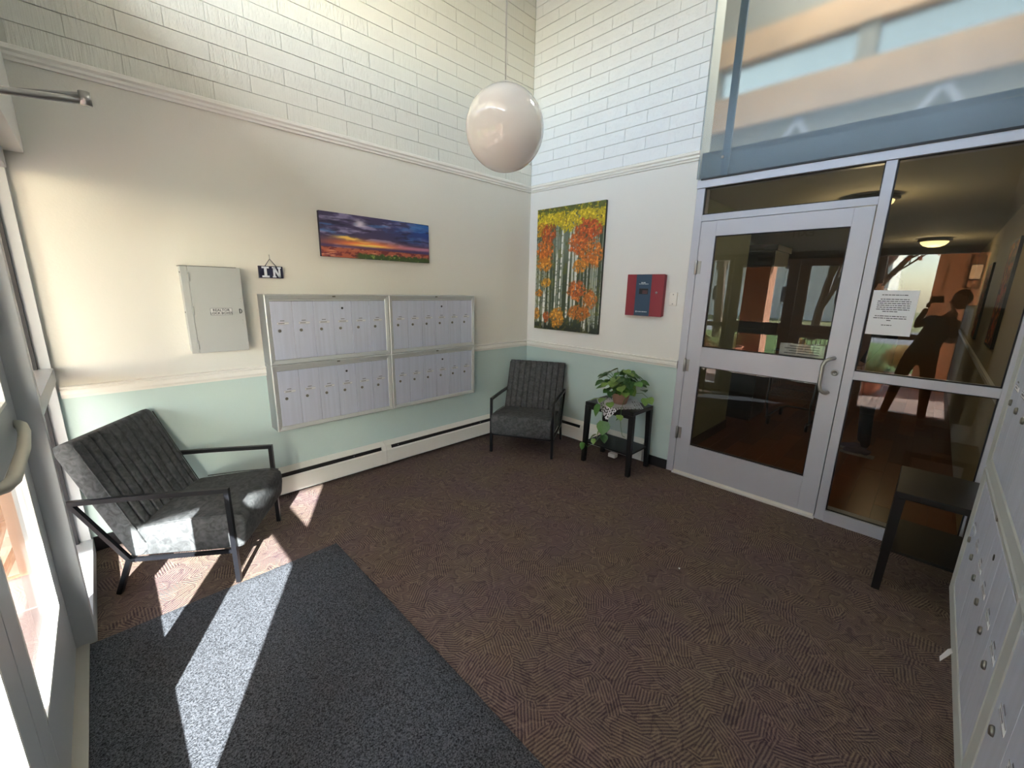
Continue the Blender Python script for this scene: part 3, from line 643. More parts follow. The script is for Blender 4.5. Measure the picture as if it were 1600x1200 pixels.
L('key_lock', [(.010, 0), (.010, .004), (.006, .006), (0, .006)], m_steel, fdr, 14, axis=(-1, 0, 0), at=(-fd_, -.113, .205))
bm = bmesh.new(); x0, x1 = -fd_-.0015, -fd_-.001
y = .056
for i, wd in enumerate((.012, .009, .016, .006, .018, .010)): box(bm, (x0, y-wd, .2745), (x1, y, .2795)); y -= wd+.0035
y = .036
for wd in (.012, .006, .016): box(bm, (x0, y-wd, .284), (x1, y, .293)); y -= wd+.003
y = .052
for wd in (.010, .014, .010, .018, .012, .008): box(bm, (x0, y-wd, .034), (x1, y, .041)); y -= wd+.0035
bmobj('printed_text', bm, mat('pale_ink', srgb(196, 206, 214), .6), fdr)
L('emblem', [(.0075, 0), (.0075, .001), (.005, .001), (.005, 0)], mat('pale_emblem', srgb(196, 206, 214), .6), fdr, 16, axis=(-1, 0, 0), at=(-fd_-.001, .064, .0375))
bp_ = thing('blank_wall_plate', 'blank white wall plate just right of the fire alarm box', 'wall plate', (-.004, -1.702, 1.525))
B('plate', (-.011, -.033, -.056), (0, .033, .056), m_trim, bp_, .002)
for z in (.038, -.040): L('screw', [(.005, 0), (.005, .0015), (0, .002)], m_steel, bp_, 10, axis=(-1, 0, 0), at=(-.011, 0, z))

# ------------------------------------------------------------------ baseboard heaters (profile: out, z)
m_heat = mat('white_enamel', srgb(226, 226, 220), .35)
def heater(name, label, L_, loc, rz, slot0, slot1, screws):
    h = thing(name, label, 'heater', loc, rz, 'baseboard heaters')
    # local: x along, -y out of the wall
    PR('back_panel', [(-.004, .03), (-.010, .03), (-.010, .195), (-.050, .192), (-.050, .197), (-.010, .226), (-.004, .226)], 0, 0, L_, m_heat, h)
    PR('front_cover', [(-.062, .035), (-.070, .035), (-.070, .155), (-.058, .163), (-.056, .160), (-.062, .152)], 0, 0, L_, m_heat, h)
    B('element', (slot0, -.054, .06), (slot1, -.012, .150), m_lockdark, h)
    for a, b in ((0, slot0), (slot1, L_)):
        PR('end_cap', [(-.010, .031), (-.0705, .031), (-.0705, .157), (-.055, .197), (-.010, .226)], 0, a, b, m_heat, h)
    for s in screws: L('screw', [(.004, 0), (.004, .002), (0, .003)], m_steel, h, 8, axis=(0, -1, 0), at=(s, -.056, .178))
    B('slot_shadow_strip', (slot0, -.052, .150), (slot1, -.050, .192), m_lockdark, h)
    return h
heater('baseboard_heater', 'white baseboard heater section under the mailboxes, behind the near armchair', 1.74, (-3.595, 0, 0), 0, .05, 1.70, (.25, 1.45))
heater('baseboard_heater', 'white baseboard heater section along the left wall up to the corner', 1.78, (-1.853, 0, 0), 0, .05, 1.73, (.12, 1.10))
heater('baseboard_heater', 'short white baseboard heater on the back wall behind corner armchair and side table', 1.51, (0, -.072, 0), -PI/2, .06, .79, (.2,))

# ------------------------------------------------------------------ globe pendant
gc = Vector((-2.045, -1.745, 2.30)); GR = .181
gl = thing('globe_pendant', 'large glossy white glass globe lamp hanging from a long cord', 'pendant lamp', gc)
m_globe = mat('opal_glass', srgb(244, 243, 242), .05, coat=1.0)
bm = bmesh.new(); bmesh.ops.create_uvsphere(bm, u_segments=48, v_segments=32, radius=GR); bmobj('globe', bm, m_globe, gl, True)
L('cap', [(.036, GR-.008), (.036, GR+.004), (.02, GR+.012), (.006, GR+.016), (0, GR+.016)], m_trim, gl)
T('cord', [(0, 0, GR+.01), (0, 0, CZ-gc.z-.02)], .0035, mat('white_cord', srgb(205, 205, 200), .5), gl, 6)
L('ceiling_rose', [(.06, CZ-gc.z-.001), (.06, CZ-gc.z-.012), (.02, CZ-gc.z-.03), (0, CZ-gc.z-.03)][::-1], m_trim, gl)

# ------------------------------------------------------------------ armchairs
def cushion_bm(w, ln, t, grooves=0, gdir='u', exp=7, gdepth=.006, crown_=.0, nu=170, nv=22):
    """flat slab: u across width (x), v along length (y), thickness along z; soft edges, sewn channels on the top face"""
    bm = bmesh.new(); us = [-math.cos(PI*i/nu) for i in range(nu+1)]; vs2 = [-math.cos(PI*i/nv) for i in range(nv+1)]
    # finer even spacing in the middle so that the channels show
    us = [.35*a+.65*(-1+2*i/nu) for i, a in enumerate(us)]
    us = [max(-1, min(1, a)) for a in us]
    def prof(a): return max(0, 1-abs(a)**(exp*3))**.30
    top, bot = [], []
    for j, v in enumerate(vs2):
        rt, rb = [], []
        for i, u in enumerate(us):
            k = prof(u)*prof(v); z = t/2*k
            zt_ = z + crown_*(1-u*u)*(1-v*v)
            if grooves:
                c = u if gdir == 'u' else v; s = (c+1)/2*grooves; dd = abs(s-round(s))
                if 0 < round(s) < grooves: zt_ -= gdepth*math.exp(-(dd/.085)**2)*k
            edge = (i in (0, nu) or j in (0, nv))
            vt = bm.verts.new((u*w/2, v*ln/2, 0 if edge else zt_)); rt.append(vt); rb.append(vt if edge else bm.verts.new((u*w/2, v*ln/2, -z)))
        top.append(rt); bot.append(rb)
    for j in range(nv):
        for i in range(nu):
            bm.faces.new((top[j][i], top[j][i+1], top[j+1][i+1], top[j+1][i]))
            try: bm.faces.new((bot[j][i], bot[j+1][i], bot[j+1][i+1], bot[j][i+1]))
            except ValueError: pass
    return bm
def seat_bm(w):
    # side profile of the seat (fwd, z) with soft corners; extruded across the width with rounded ends
    prof = [(-.455, .205), (-.45, .198), (-.2, .196), (.02, .196), (.038, .204), (.046, .225), (.056, .30), (.058, .345), (.052, .372), (.036, .386), (.01, .391), (-.1, .388), (-.22, .378), (-.33, .366), (-.42, .356), (-.45, .345), (-.457, .32)]
    bm = bmesh.new(); n = len(prof); nu = 44; rings = []; cx, cz = -.2, .29
    for i in range(nu+1):
        s = -math.cos(PI*i/nu); s = .4*s+.6*(-1+2*i/nu); k = max(0, 1-abs(s)**26)**.25
        sc_ = .94+.06*k if abs(s) < 1 else .94
        ring_ = []
        for (f, z_) in prof:
            zz = cz+(z_-cz)*sc_
            if z_ > .34: zz += .008*(1-s*s)-(.004 if False else 0)
            ring_.append(bm.verts.new((s*w/2, cx+(f-cx)*(.975+.025*k), zz)))
        rings.append(ring_)
    for a, b in zip(rings[:-1], rings[1:]):
        for j in range(n): bm.faces.new((a[j], a[(j+1) % n], b[(j+1) % n], b[j]))
    bm.faces.new(rings[0][::-1]); bm.faces.new(rings[-1]); bmesh.ops.recalc_face_normals(bm, faces=bm.faces); return bm
def armchair(label):
    # local: y forward, x to the chair's left-right, origin under the centre of the front legs
    ch = thing('armchair', label, 'armchair'); hw = .305; r = .0115
    bmobj('seat', seat_bm(.585), m_suede, ch, True)
    bm = cushion_bm(.60, .66, .115, grooves=10, gdir='u', gdepth=.015)
    # stand it up: length axis y -> along the lean, top face -> forward
    lo = Vector((0, -.445, .225)); hi = Vector((0, -.680, .800)); ax = (hi-lo).normalized(); nrm = Vector((0, ax.z, -ax.y)).normalized()
    c = (lo+hi)/2; M = Matrix(((-1, ax.x, nrm.x, c.x), (0, ax.y, nrm.y, c.y), (0, ax.z, nrm.z, c.z), (0, 0, 0, 1)))
    bmesh.ops.transform(bm, matrix=M, verts=bm.verts); bmesh.ops.recalc_face_normals(bm, faces=bm.faces)
    bk = bmobj('backrest', bm, m_suede, ch, True)
    # seam welts along the sides of the backrest
    for s in (-1, 1):
        T('piping', [c+ax*t_+nrm*.050+Vector((s*.294, 0, 0)) for t_ in (-.28, -.1, .1, .3)], .0035, m_suede, bk, 6)
        T('piping', [Vector((s*.288, f, z_)) for f, z_ in ((-.38, .368), (-.2, .386), (0, .394), (.04, .386))], .003, m_suede, ch.children[0], 6)
    for s in (-1, 1):
        x = s*hw
        T('leg', [(x, 0, 0), (x, 0, .532)], r, m_blackmetal, ch, square=True)
        T('armrest', [(x, r, .540), (x, -.345, .534), (x, -.700, .520)], r, m_blackmetal, ch, square=True)
        T('back_support', [(x, -.694, .524), (x, -.488, .190)], r*.9, m_blackmetal, ch, square=True)
        T('leg', [(x, -.488, .192), (x, -.562, 0)], r, m_blackmetal, ch, square=True)
        T('seat_rail', [(x, -.488, .188), (x, 0, .188)], r*.8, m_blackmetal, ch, square=True)
    T('crossbar', [(-hw, 0, .188), (hw, 0, .188)], r*.8, m_blackmetal, ch, square=True)
    T('crossbar', [(-hw, -.488, .188), (hw, -.488, .188)], r*.8, m_blackmetal, ch, square=True)
    return ch
ch1 = armchair('charcoal channel-backed armchair in the sunlight by the entrance window')
ch1.location = ((-3.174-2.822)/2, (-.893-.367)/2, 0); ch1.rotation_euler = (0, 0, math.radians(-33.79-90))
ch2 = dup(ch1); ch2['label'] = 'charcoal channel-backed armchair in the far corner beside the heater'
ch1['group'] = ch2['group'] = 'matching charcoal armchairs'
ch2.location = ((-.917-.61)/2, (-.414-.945)/2, 0); ch2.rotation_euler = (0, 0, math.radians(-149.97-90))

# ------------------------------------------------------------------ side tables
def side_table(label, loc, rz, sz=.185):
    t = thing('side_table', label, 'side table', loc, rz, 'black wooden side tables'); w, d, h = .49, .35, .585; lw = .044
    # local: x long side, y short side
    B('tabletop', (-w/2, -d/2, h-.035), (w/2, d/2, h), m_black, t, .004)
    for sx in (-1, 1):
        for sy in (-1, 1):
            bm = bmesh.new(); x, y = sx*(w/2-lw/2), sy*(d/2-lw/2)
            v = box(bm, (x-lw/2, y-lw/2, 0), (x+lw/2, y+lw/2, h-.035))
            for q in v[:4]: q.co.x += sx*.012; q.co.y += sy*.010
            for q in v[:4]: q.co.x = (x+sx*.012)+(q.co.x-x-sx*.012)*.8; q.co.y = (y+sy*.01)+(q.co.y-y-sy*.01)*.8
            bmobj('leg', bm, m_black, t)
    B('shelf', (-w/2+.012, -d/2+.012, sz), (w/2-.012, d/2-.012, sz+.015), m_black, t)
    for sy in (-1, 1): B('apron', (-w/2+lw, sy*(d/2-.012)-.008, h-.065), (w/2-lw, sy*(d/2-.012)+.008, h-.035), m_black, t)
    return t
side_table('black wooden side table holding the potted plant on the back wall', (-.245, -1.405, 0), PI/2)
side_table('black wooden side table below the right wall mailboxes, by the sidelight', (-.40, -3.482, 0), 0, .235)

# doily
def doily():
    bm = bmesh.new(); n = 34; hd_ = .245; cx, cy = -.245, -1.405; zt = .5865; ex0 = -.245-.175-.004
    vs_ = {}
    for i in range(n+1):
        for j in range(n+1):
            a, b = -1+2*i/n, -1+2*j/n; x = cx+(a+b)/2*hd_*1.25; y = cy+(a-b)/2*hd_*1.0; z_ = zt+.0006*math.sin(a*9)*math.cos(b*8)
            y -= .0
            if x < ex0: over = ex0-x; x = ex0-.003-over*.06; z_ = zt-over*1.0
            vs_[i, j] = bm.verts.new((x, y, z_))
    for i in range(n):
        for j in range(n):
            a, b = -1+2*(i+.5)/n, -1+2*(j+.5)/n; e = max(abs(a), abs(b))
            if e > .66 and e < .95 and ((i*2+j) % 4 in (0,) or (i+2*j) % 5 == 0): continue
            if e > .95 and (i+j) % 3 == 0: continue
            bm.faces.new((vs_[i, j], vs_[i+1, j], vs_[i+1, j+1], vs_[i, j+1]))
    loose = [v for v in bm.verts if not v.link_faces]; bmesh.ops.delete(bm, geom=loose, context='VERTS')
    o = bmobj('doily', bm, mat('white_lace', srgb(226, 226, 232), .8), None)
    s = o.modifiers.new('s', 'SOLIDIFY'); s.thickness = .0012; s.offset = 1; return o
tag(doily(), 'white lace doily under the potted plant, one corner hanging over the table edge', 'doily')

# ------------------------------------------------------------------ trailing pothos
pc = Vector((-.245, -1.415, .589))
pt = thing('potted_pothos', 'trailing green pothos in a ribbed clay-coloured pot on the side table', 'plant', pc)
m_pot = mat('clay_pot', srgb(150, 118, 104), .8, var=.15, vscale=30)
prof = [(.054, 0)]
for k in range(9): z_ = .008+k*.010; rr_ = .058+.022*(k/8); prof += [(rr_+.003, z_), (rr_, z_+.005)]
prof += [(.085, .096), (.085, .102), (.078, .102), (.074, .092), (0, .090)]
L('pot', prof, m_pot, pt, 28)
L('soil', [(.074, .091), (.05, .096), (0, .098)], mat('soil', srgb(48, 36, 28), .95), pt, 16)
def leaf_mat(name, c1, c2):
    m = mat(name, c1, .38); t = m.node_tree; b = t.nodes['Principled BSDF']; tc = N(t, 'ShaderNodeTexCoord'); n = N(t, 'ShaderNodeTexNoise'); n.inputs['Scale'].default_value = 45; n.inputs['Distortion'].default_value = 2
    t.links.new(tc.outputs['Object'], n.inputs['Vector']); mx = N(t, 'ShaderNodeValToRGB'); e = mx.color_ramp.elements; e[0].position = .45; e[0].color = c1; e[1].position = .66; e[1].color = c2
    t.links.new(n.outputs[0], mx.inputs[0]); t.links.new(mx.outputs[0], b.inputs['Base Color']); return m
m_leaf = [leaf_mat('pothos_leaf', srgb(62, 110, 48), srgb(96, 146, 70)), leaf_mat('pothos_leaf_variegated', srgb(82, 132, 56), srgb(176, 192, 112)), leaf_mat('pothos_leaf_dark', srgb(44, 86, 44), srgb(78, 122, 64))]
def leaf_mesh(k):
    bm = bmesh.new(); st = [(0, .0), (.10, .30), (.28, .46), (.48, .44), (.68, .32), (.86, .15), (1, 0)]; rows = []
    for a, w in st:
        zc = -.18*a*a; sag = .10+.05*k
        if w == 0: rows.append([bm.verts.new((0, a, zc))])
        else: rows.append([bm.verts.new((-w, a-.08*(a < .2), zc+sag*w)), bm.verts.new((-w*.5, a, zc+sag*.35*w)), bm.verts.new((0, a, zc-.02)), bm.verts.new((w*.5, a, zc+sag*.35*w)), bm.verts.new((w, a-.08*(a < .2), zc+sag*w))])
    for r0, r1 in zip(rows[:-1], rows[1:]):
        if len(r0) == 1:
            for i in range(4): bm.faces.new((r0[0], r1[i+1], r1[i]))
        elif len(r1) == 1:
            for i in range(4): bm.faces.new((r0[i], r0[i+1], r1[0]))
        else:
            for i in range(4): bm.faces.new((r0[i], r0[i+1], r1[i+1], r1[i]))
    me = bpy.data.meshes.new('leaf'); bm.to_mesh(me); bm.free()
    for p in me.polygons: p.use_smooth = True
    me.materials.append(m_leaf[k]); return me
leafs = [leaf_mesh(k) for k in range(3)]
def leaf(p, d, size, roll=0, k=None):
    d = Vector(d).normalized(); up = Vector((0, 0, 1)) if abs(d.z) < .95 else Vector((-1, 0, 0)); x = d.cross(up).normalized(); z_ = x.cross(d)
    M = Matrix(((x.x, d.x, z_.x, 0), (x.y, d.y, z_.y, 0), (x.z, d.z, z_.z, 0), (0, 0, 0, 1))) @ Matrix.Rotation(roll, 4, 'Y')
    o = bpy.data.objects.new('leaf', leafs[random.choice((0, 0, 1, 1, 2)) if k is None else k]); C.objects.link(o); o.parent = pt
    o.matrix_local = Matrix.Translation(Vector(p)) @ M @ Matrix.Scale(size, 4); return o
rnd = random.Random(11)
for k in range(105):
    th = rnd.random()*2*PI; el_ = rnd.random(); rad = .03+.145*rnd.random()
    tip = Vector((max(math.cos(th)*rad*1.0, -.28), math.sin(th)*rad*1.05, .125+.20*el_*(1-rad*2.4)+.01))
    if tip.x > .19: tip.x = .19
    base = Vector((math.cos(th)*.03, math.sin(th)*.03, .095)); mid = (base+tip)/2+Vector((0, 0, .045))
    T('stem', [base, mid, tip], .0016, m_leaf[0], pt, 5)
    d = Vector((math.cos(th)*.8, math.sin(th)*.8, -.15-.3*rnd.random())); d += (CAM-pc).normalized()*.35
    sz = .062+.036*rnd.random()
    if tip.x+d.normalized().x*sz > .225: d.x = -abs(d.x)
    leaf(tip, d, sz, (rnd.random()-.5)*.9)
leaf((-.0, -.05, .29), (-.2, -.9, .3), .085, .3, 0); T('stem', [(0, 0, .1), (.0, -.03, .22), (0, -.05, .29)], .002, m_leaf[0], pt, 5)
# trailing vines over the front edge
def vine(pts, leaves):
    T('vine', pts, .0022, m_leaf[0], pt, 5)
    for p, d, s, rl, k in leaves: leaf(p, d, s, rl, k)
def W2(x, y, z): return (x-pc.x, y-pc.y, z-pc.z)
vine([W2(-.28, -1.38, .69), W2(-.36, -1.37, .68), W2(-.44, -1.36, .62), W2(-.455, -1.37, .50), W2(-.45, -1.38, .40), W2(-.45, -1.37, .32), W2(-.455, -1.32, .24), W2(-.46, -1.24, .17), W2(-.46, -1.20, .20), W2(-.46, -1.185, .15)],
     [(W2(-.455, -1.33, .60), (-.5, .15, -1), .115, .2, 0), (W2(-.46, -1.40, .46), (-.4, -.1, -1), .13, -.2, 0), (W2(-.46, -1.36, .37), (-.4, .3, -1), .085, .3, 1), (W2(-.46, -1.40, .335), (-.4, -.5, -.7), .08, 0, 2),
      (W2(-.46, -1.33, .32), (-.4, .7, -.5), .075, .4, 1), (W2(-.46, -1.30, .27), (-.5, -.3, -.8), .055, .4, 1), (W2(-.46, -1.19, .20), (-.4, .1, -1), .075, 0, 0), (W2(-.42, -1.30, .64), (-.6, .6, -.1), .085, .2, 1), (W2(-.43, -1.42, .63), (-.6, -.5, -.2), .08, .2, 1), (W2(-.44, -1.36, .66), (-.8, -.1, -.2), .08, .2, 1)])
vine([W2(-.26, -1.50, .69), W2(-.38, -1.53, .66), W2(-.44, -1.545, .60), W2(-.45, -1.55, .52), W2(-.45, -1.56, .44), W2(-.45, -1.58, .37), W2(-.44, -1.60, .36)],
     [(W2(-.45, -1.53, .545), (-.5, -.6, -.3), .07, 0, 1), (W2(-.45, -1.55, .53), (-.5, .5, -.4), .05, 0, 0)])
vine([W2(-.20, -1.50, .69), W2(-.16, -1.58, .70), W2(-.14, -1.63, .66), W2(-.16, -1.655, .62)], [(W2(-.16, -1.61, .66), (-.6, -.4, -.6), .08, 0, 1), (W2(-.15, -1.64, .67), (-.4, -.6, -.5), .075, .4, 1), (W2(-.20, -1.60, .74), (-.5, -.5, .1), .08, 0, 2)])

# small white block on the floor behind the table
o = B('plug_adapter', (-.150, -1.350, .012), (-.095, -1.275, .050), m_trim, None, .003); o.data.transform(Matrix.Translation((0, 0, -.012)))
tag(o, 'small white plastic block on the carpet under the plant table', 'adapter')

# ------------------------------------------------------------------ floor mat
def floor_mat():
    bm = bmesh.new(); x0, x1, y0, y1 = -3.744, -2.648, -3.62, -.900; nx, ny = 44, 100; g = {}
    for i in range(nx+1):
        for j in range(ny+1):
            x = x0+(x1-x0)*i/nx; y = y0+(y1-y0)*j/ny
            z_ = .008 + .0016*math.sin(x*42+.35*math.sin(y*3))*math.exp(-((x+3.15)/.22)**2)
            if i in (0, nx) or j in (0, ny): z_ = .003
            if j == ny: y = y1-.012*(1-(x-x0)/(x1-x0))
            g[i, j] = bm.verts.new((x, y, z_))
    for i in range(nx):
        for j in range(ny): bm.faces.new((g[i, j], g[i+1, j], g[i+1, j+1], g[i, j+1]))
    bl_ = [bm.verts.new(p) for p in ((x0, y0, .0005), (x1, y0, .0005), (x1, y1, .0005), (x0, y1-.012, .0005))]
    return bmobj('floor_mat', bm, m_mat, None, True)
tag(floor_mat(), 'charcoal entrance mat lying along the entrance doors, striped with sunlight', 'mat')
# tiny paper scraps
def scrap(loc, s, label, rz=0, group=None):
    bm = bmesh.new(); v = [bm.verts.new(p) for p in ((0, 0, .001), (s, .1*s, .003), (1.1*s, .7*s, .001), (.3*s, .8*s, .004))]
    f = bm.faces.new(v); bmesh.ops.solidify(bm, geom=[f], thickness=.0008); o = bmobj('paper_scrap', bm, m_paper); o.location = loc; o.rotation_euler = (0, 0, rz); tag(o, label, 'paper scrap', group); return o
scrap((-1.30, -2.50, .001), .014, 'tiny white paper scrap on the open carpet in front of the inner door')
def hanging_scrap():
    bm = bmesh.new(); pts = [(0, 0, 0), (.02, .003, .0), (.028, .008, -.012), (.006, .022, -.034), (-.008, .020, -.04), (-.004, .008, -.016)]
    vs_ = [bm.verts.new(p) for p in pts]
    fs = [bm.faces.new((vs_[0], vs_[1], vs_[2], vs_[3])), bm.faces.new((vs_[0], vs_[3], vs_[4], vs_[5]))]
    bmesh.ops.solidify(bm, geom=fs, thickness=.0008); o = bmobj('tape_scrap', bm, m_paper); o.location = (-1.86, -3.502, .566); return o
tag(hanging_scrap(), 'torn white scrap of tape stuck under the right wall mailboxes', 'tape')

# ------------------------------------------------------------------ notice on the sidelight
nt_ = thing('paper_notice', 'white printed letter taped inside the upper sidelight pane', 'notice', (.0185, -2.990, 1.345))
B('sheet', (-.0015, -.213, 0), (.0, 0, .276), m_paper, nt_)
bm = bmesh.new(); rr = random.Random(3)
rows = [(.248, .045, .165)]+[(.222-.0125*k, .03+.012*(k in (0, 6))+.02*(k == 6), .185-.01*(k in (0, 6))-.04*(k == 6)) for k in range(7)]+[(.118, .03, .178), (.105, .025, .180), (.092, .09, .11), (.062, .07, .12)]
for z_, a, b in rows:
    y = a
    while y < b:
        wd = .006+.016*rr.random(); box(bm, (-.0022, -min(y+wd, b), z_-.0022), (-.0015, -y, z_+.0022)); y += wd+.003
bmobj('printed_text', bm, m_print, nt_)

# ------------------------------------------------------------------ lobby beyond the glass
m_green = mat('grey_green_paint', srgb(134, 142, 118), .7)
lf = sroot('floor_lobby')
m_wood = [mat('walnut_plank_%s' % n, srgb(*c), .28, var=.3, vscale=5) for n, c in (('a', (96, 52, 30)), ('b', (118, 66, 36)), ('c', (82, 42, 26)))]
B('subfloor', (.0, YC, -.12), (8, 1.0, -.004), m_rubber, lf)
pm = []
for m_ in m_wood:
    bm = bmesh.new(); box(bm, (.002, .001, -.004), (1.218, .149, 0), 0, .001); me = bpy.data.meshes.new('plank'); bm.to_mesh(me); bm.free(); me.materials.append(m_); pm.append(me)
for j in range(19):
    y = YC+.002+j*.15
    if y > -.95: break
    x = .115-.0*(j % 3)-(j*.37 % 1.22)
    while x < 6.8:
        if x < .11:
            w_ = x+1.22-.11
            if w_ > .05: B('plank', (.112, y+.001, -.004), (.11+w_-.002, y+.149, 0), m_wood[(j*7) % 3], lf)
        else:
            o = bpy.data.objects.new('plank', pm[random.randint(0, 2)]); C.objects.link(o); o.location = (x, y, 0); o.parent = lf
        x += 1.22
lw_ = sroot('wall_lobby')
B('left_wall', (.10, -1.73, 0), (1.68, -.2, 2.39), m_green, lw_)
B('far_left_wall', (1.68, .9, 0), (8, 1.0, 2.39), m_green, lw_)
B('end_wall', (8, YC, 0), (8.1, 1.0, 2.39), mat('tan_lobby_wall', srgb(150, 120, 90), .7), lw_)
struct(B('baseboard_lobby', (.10, -1.745, 0), (1.69, -1.7305, .10), m_rubber))
struct(B('ceiling_lobby', (.10, YC, 2.385), (8, 1.0, 2.50), mat('lobby_ceiling', srgb(176, 170, 150), .8)))
struct(PR('trim_7', [(YC+p[0], .943+p[1]) for p in rail], 0, .11, 8, m_trim))
m_hall = mat('tan_hall_paint', srgb(168, 152, 122), .7); B('hall_paint', (.11, YC, .0), (8, YC+.003, 2.385), m_hall, lw_)
m_dome = mat('frosted_dome', srgb(240, 220, 170), .4, emis=(1, .74, .32, 1), estr=.9); m_bronze = mat('bronze_rim', srgb(60, 52, 44), .4, .7)
for i, (x, y, lab) in enumerate(((1.15, -2.749, 'bronze rimmed ceiling dome lamp just beyond the inner door transom'), (4.9, -3.10, 'glowing yellow ceiling dome lamp further down the lobby'))):
    dm = thing('ceiling_lamp', lab, 'ceiling lamp', (x, y, 2.385), 0, 'lobby ceiling lamps')
    dm.scale = (.79, .79, 1) if i == 0 else (.74, .74, 1)
    L('rim', [(.06, 0), (.235, -.015), (.24, -.035), (.20, -.045)][::-1], m_bronze, dm, 32)
    L('dome', [(.20, -.04), (.19, -.065), (.15, -.095), (.08, -.115), (0, -.120)][::-1], m_dome, dm, 32)
    L('finial', [(.0, -.120), (.012, -.122), (.008, -.135), (0, -.137)][::-1], m_bronze, dm, 12)
    pl_ = bpy.data.lights.new('lobby_lamp_light', 'POINT'); pl_.energy = 2.2; pl_.color = (1, .78, .45); pl_.shadow_soft_size = .12
    po = bpy.data.objects.new('lobby_lamp_light', pl_); C.objects.link(po); po.location = (x, y, 2.12)
# dark cabinet
cb = thing('tall_cabinet', 'tall dark cabinet standing in the lobby behind the inner door', 'cabinet', (2.2, -1.50, 0))
m_dk = mat('dark_stained_wood', srgb(34, 32, 28), .4)
B('carcass', (0, -.36, .04), (.60, .30, 2.08), m_dk, cb); B('cornice', (-.02, -.38, 2.08), (.62, .32, 2.15), m_dk, cb, .006); B('plinth', (.01, -.34, 0), (.6, .29, .04), m_dk, cb)
for y in (-.35, -.025): 
    d_ = B('door', (-.015, y, .06), (0, y+.315, 2.06), m_dk, cb, .003); L('knob', [(.012, 0), (.012, .012), (0, .016)], m_steel, d_, 10, axis=(-1, 0, 0), at=(-.015, y+(.29 if y < -.1 else .03), 1.05))
# wire cart
ct = thing('shopping_cart', 'dark wire shopping cart on the lobby floor behind the door', 'cart', (2.55, -2.25, 0))
m_wire = mat('grey_wire', srgb(96, 98, 100), .35, .8)
T('chassis', [(-.35, -.22, .10), (.30, -.22, .10), (.38, -.15, .12), (.38, .15, .12), (.30, .22, .10), (-.35, .22, .10)], .012, m_wire, ct, 8)
T('upright', [(-.30, -.22, .10), (-.42, -.22, .35), (-.36, -.23, .55), (-.42, -.23, .95)], .012, m_wire, ct, 8); T('upright', [(-.30, .22, .10), (-.42, .22, .35), (-.36, .23, .55), (-.42, .23, .95)], .012, m_wire, ct, 8)
T('handle', [(-.42, -.23, .95), (-.42, .23, .95)], .015, mat('cart_grip', srgb(60, 20, 20), .5), ct, 8)
bm = bmesh.new()
for k in range(9):
    t_ = k/8; tube(bm, [(-.38+.78*t_, -.23, .40), (-.38+.78*t_, -.26, .80)], .003, 4); tube(bm, [(-.38+.78*t_, .23, .40), (-.38+.78*t_, .26, .80)], .003, 4); tube(bm, [(-.38+.78*t_, -.23, .40), (-.38+.78*t_, .23, .40)], .003, 4)
for k in range(5):
    z_ = .40+.1*k; q = .23+.03*k/4; tube(bm, [(-.38, -q, z_), (.40, -q, z_), (.40, q, z_), (-.38, q, z_), (-.38, -q, z_)], .004, 4)
bmobj('basket', bm, m_wire, ct)
for x in (-.30, .30):
    for y in (-.2, .2): L('wheel', [(.02, -.012), (.055, -.012), (.055, .012), (.02, .012)], m_rubber, ct, 16, axis=(0, 1, 0), at=(x, y, .055))
# autumn prints on the hall wall
def hall_print(loc, w, h, label, seed):
    t = thing('hall_picture', label, 'picture', loc)
    H, Wd = 90, 50; base = np.zeros((H, Wd, 3))+np.array([60, 34, 24.]); base = lerp(base, [190, 78, 36], sstep(.45, .6, vnoise(H, Wd, 16, 10, seed, 3))); base = lerp(base, [226, 168, 60], sstep(.6, .75, vnoise(H, Wd, 22, 14, seed+1, 3)))
    B('frame', (-w/2, 0, -h/2), (w/2, .02, h/2), m_dk, t)
    Mx = Matrix(((-1, 0, 0, w/2-.02), (0, 0, 1, .0206), (0, 1, 0, -h/2+.02), (0, 0, 0, 1))); painted('print', base, w-.04, h-.04, Mx, t)
hall_print((1.75, YC+.004, 1.62), .62, .85, 'framed red and orange autumn print on the lobby wall, nearer', 31)
hall_print((3.9, YC+.004, 1.55), .62, .85, 'framed red and orange autumn print on the lobby wall, farther', 41)

# ------------------------------------------------------------------ outdoors
m_pave = [mat('paver_%s' % n, srgb(*c), .8, bump=.3, bscale=60, var=.12, vscale=9) for n, c in (('a', (150, 130, 124)), ('b', (142, 122, 117)), ('c', (158, 139, 132)))]
gr = sroot('ground')
B('subgrade', (-9.5, -9.5, -.2), (-3.84, 2.2, -.05), mat('gravel', srgb(90, 84, 78), .9), gr)
pms = []
for m_ in m_pave:
    bm = bmesh.new(); box(bm, (.004, .004, -.05), (.596, .596, -.012), 0, .004); me = bpy.data.meshes.new('paver'); bm.to_mesh(me); bm.free(); me.materials.append(m_); pms.append(me)
for i in range(8):
    for j in range(16):
        o = bpy.data.objects.new('paver', pms[random.randint(0, 2)]); C.objects.link(o); o.parent = gr; o.location = (-3.845-.6*(i+1), -7.6+.6*j, 0)
struct(B('lawn', (-16, -30, -.12), (-8.7, 30, -.03), mat('lawn_grass', srgb(88, 112, 52), .9, var=.4, vscale=12)))
struct(B('side_lawn', (-8.7, 2.2, -.12), (-3.84, 30, -.03), mat('lawn_grass_side', srgb(88, 112, 52), .9, var=.4, vscale=12)))
struct(B('far_paving', (-8.7, -30, -.12), (-3.84, -7.6, -.03), m_pave[0]))
struct(B('road', (-24, -40, -.14), (-16, 40, -.05), mat('asphalt', srgb(128, 128, 130), .9)))
struct(B('far_lawn', (-60, -60, -.14), (-24, 60, -.05), mat('far_grass', srgb(122, 122, 78), .9)))
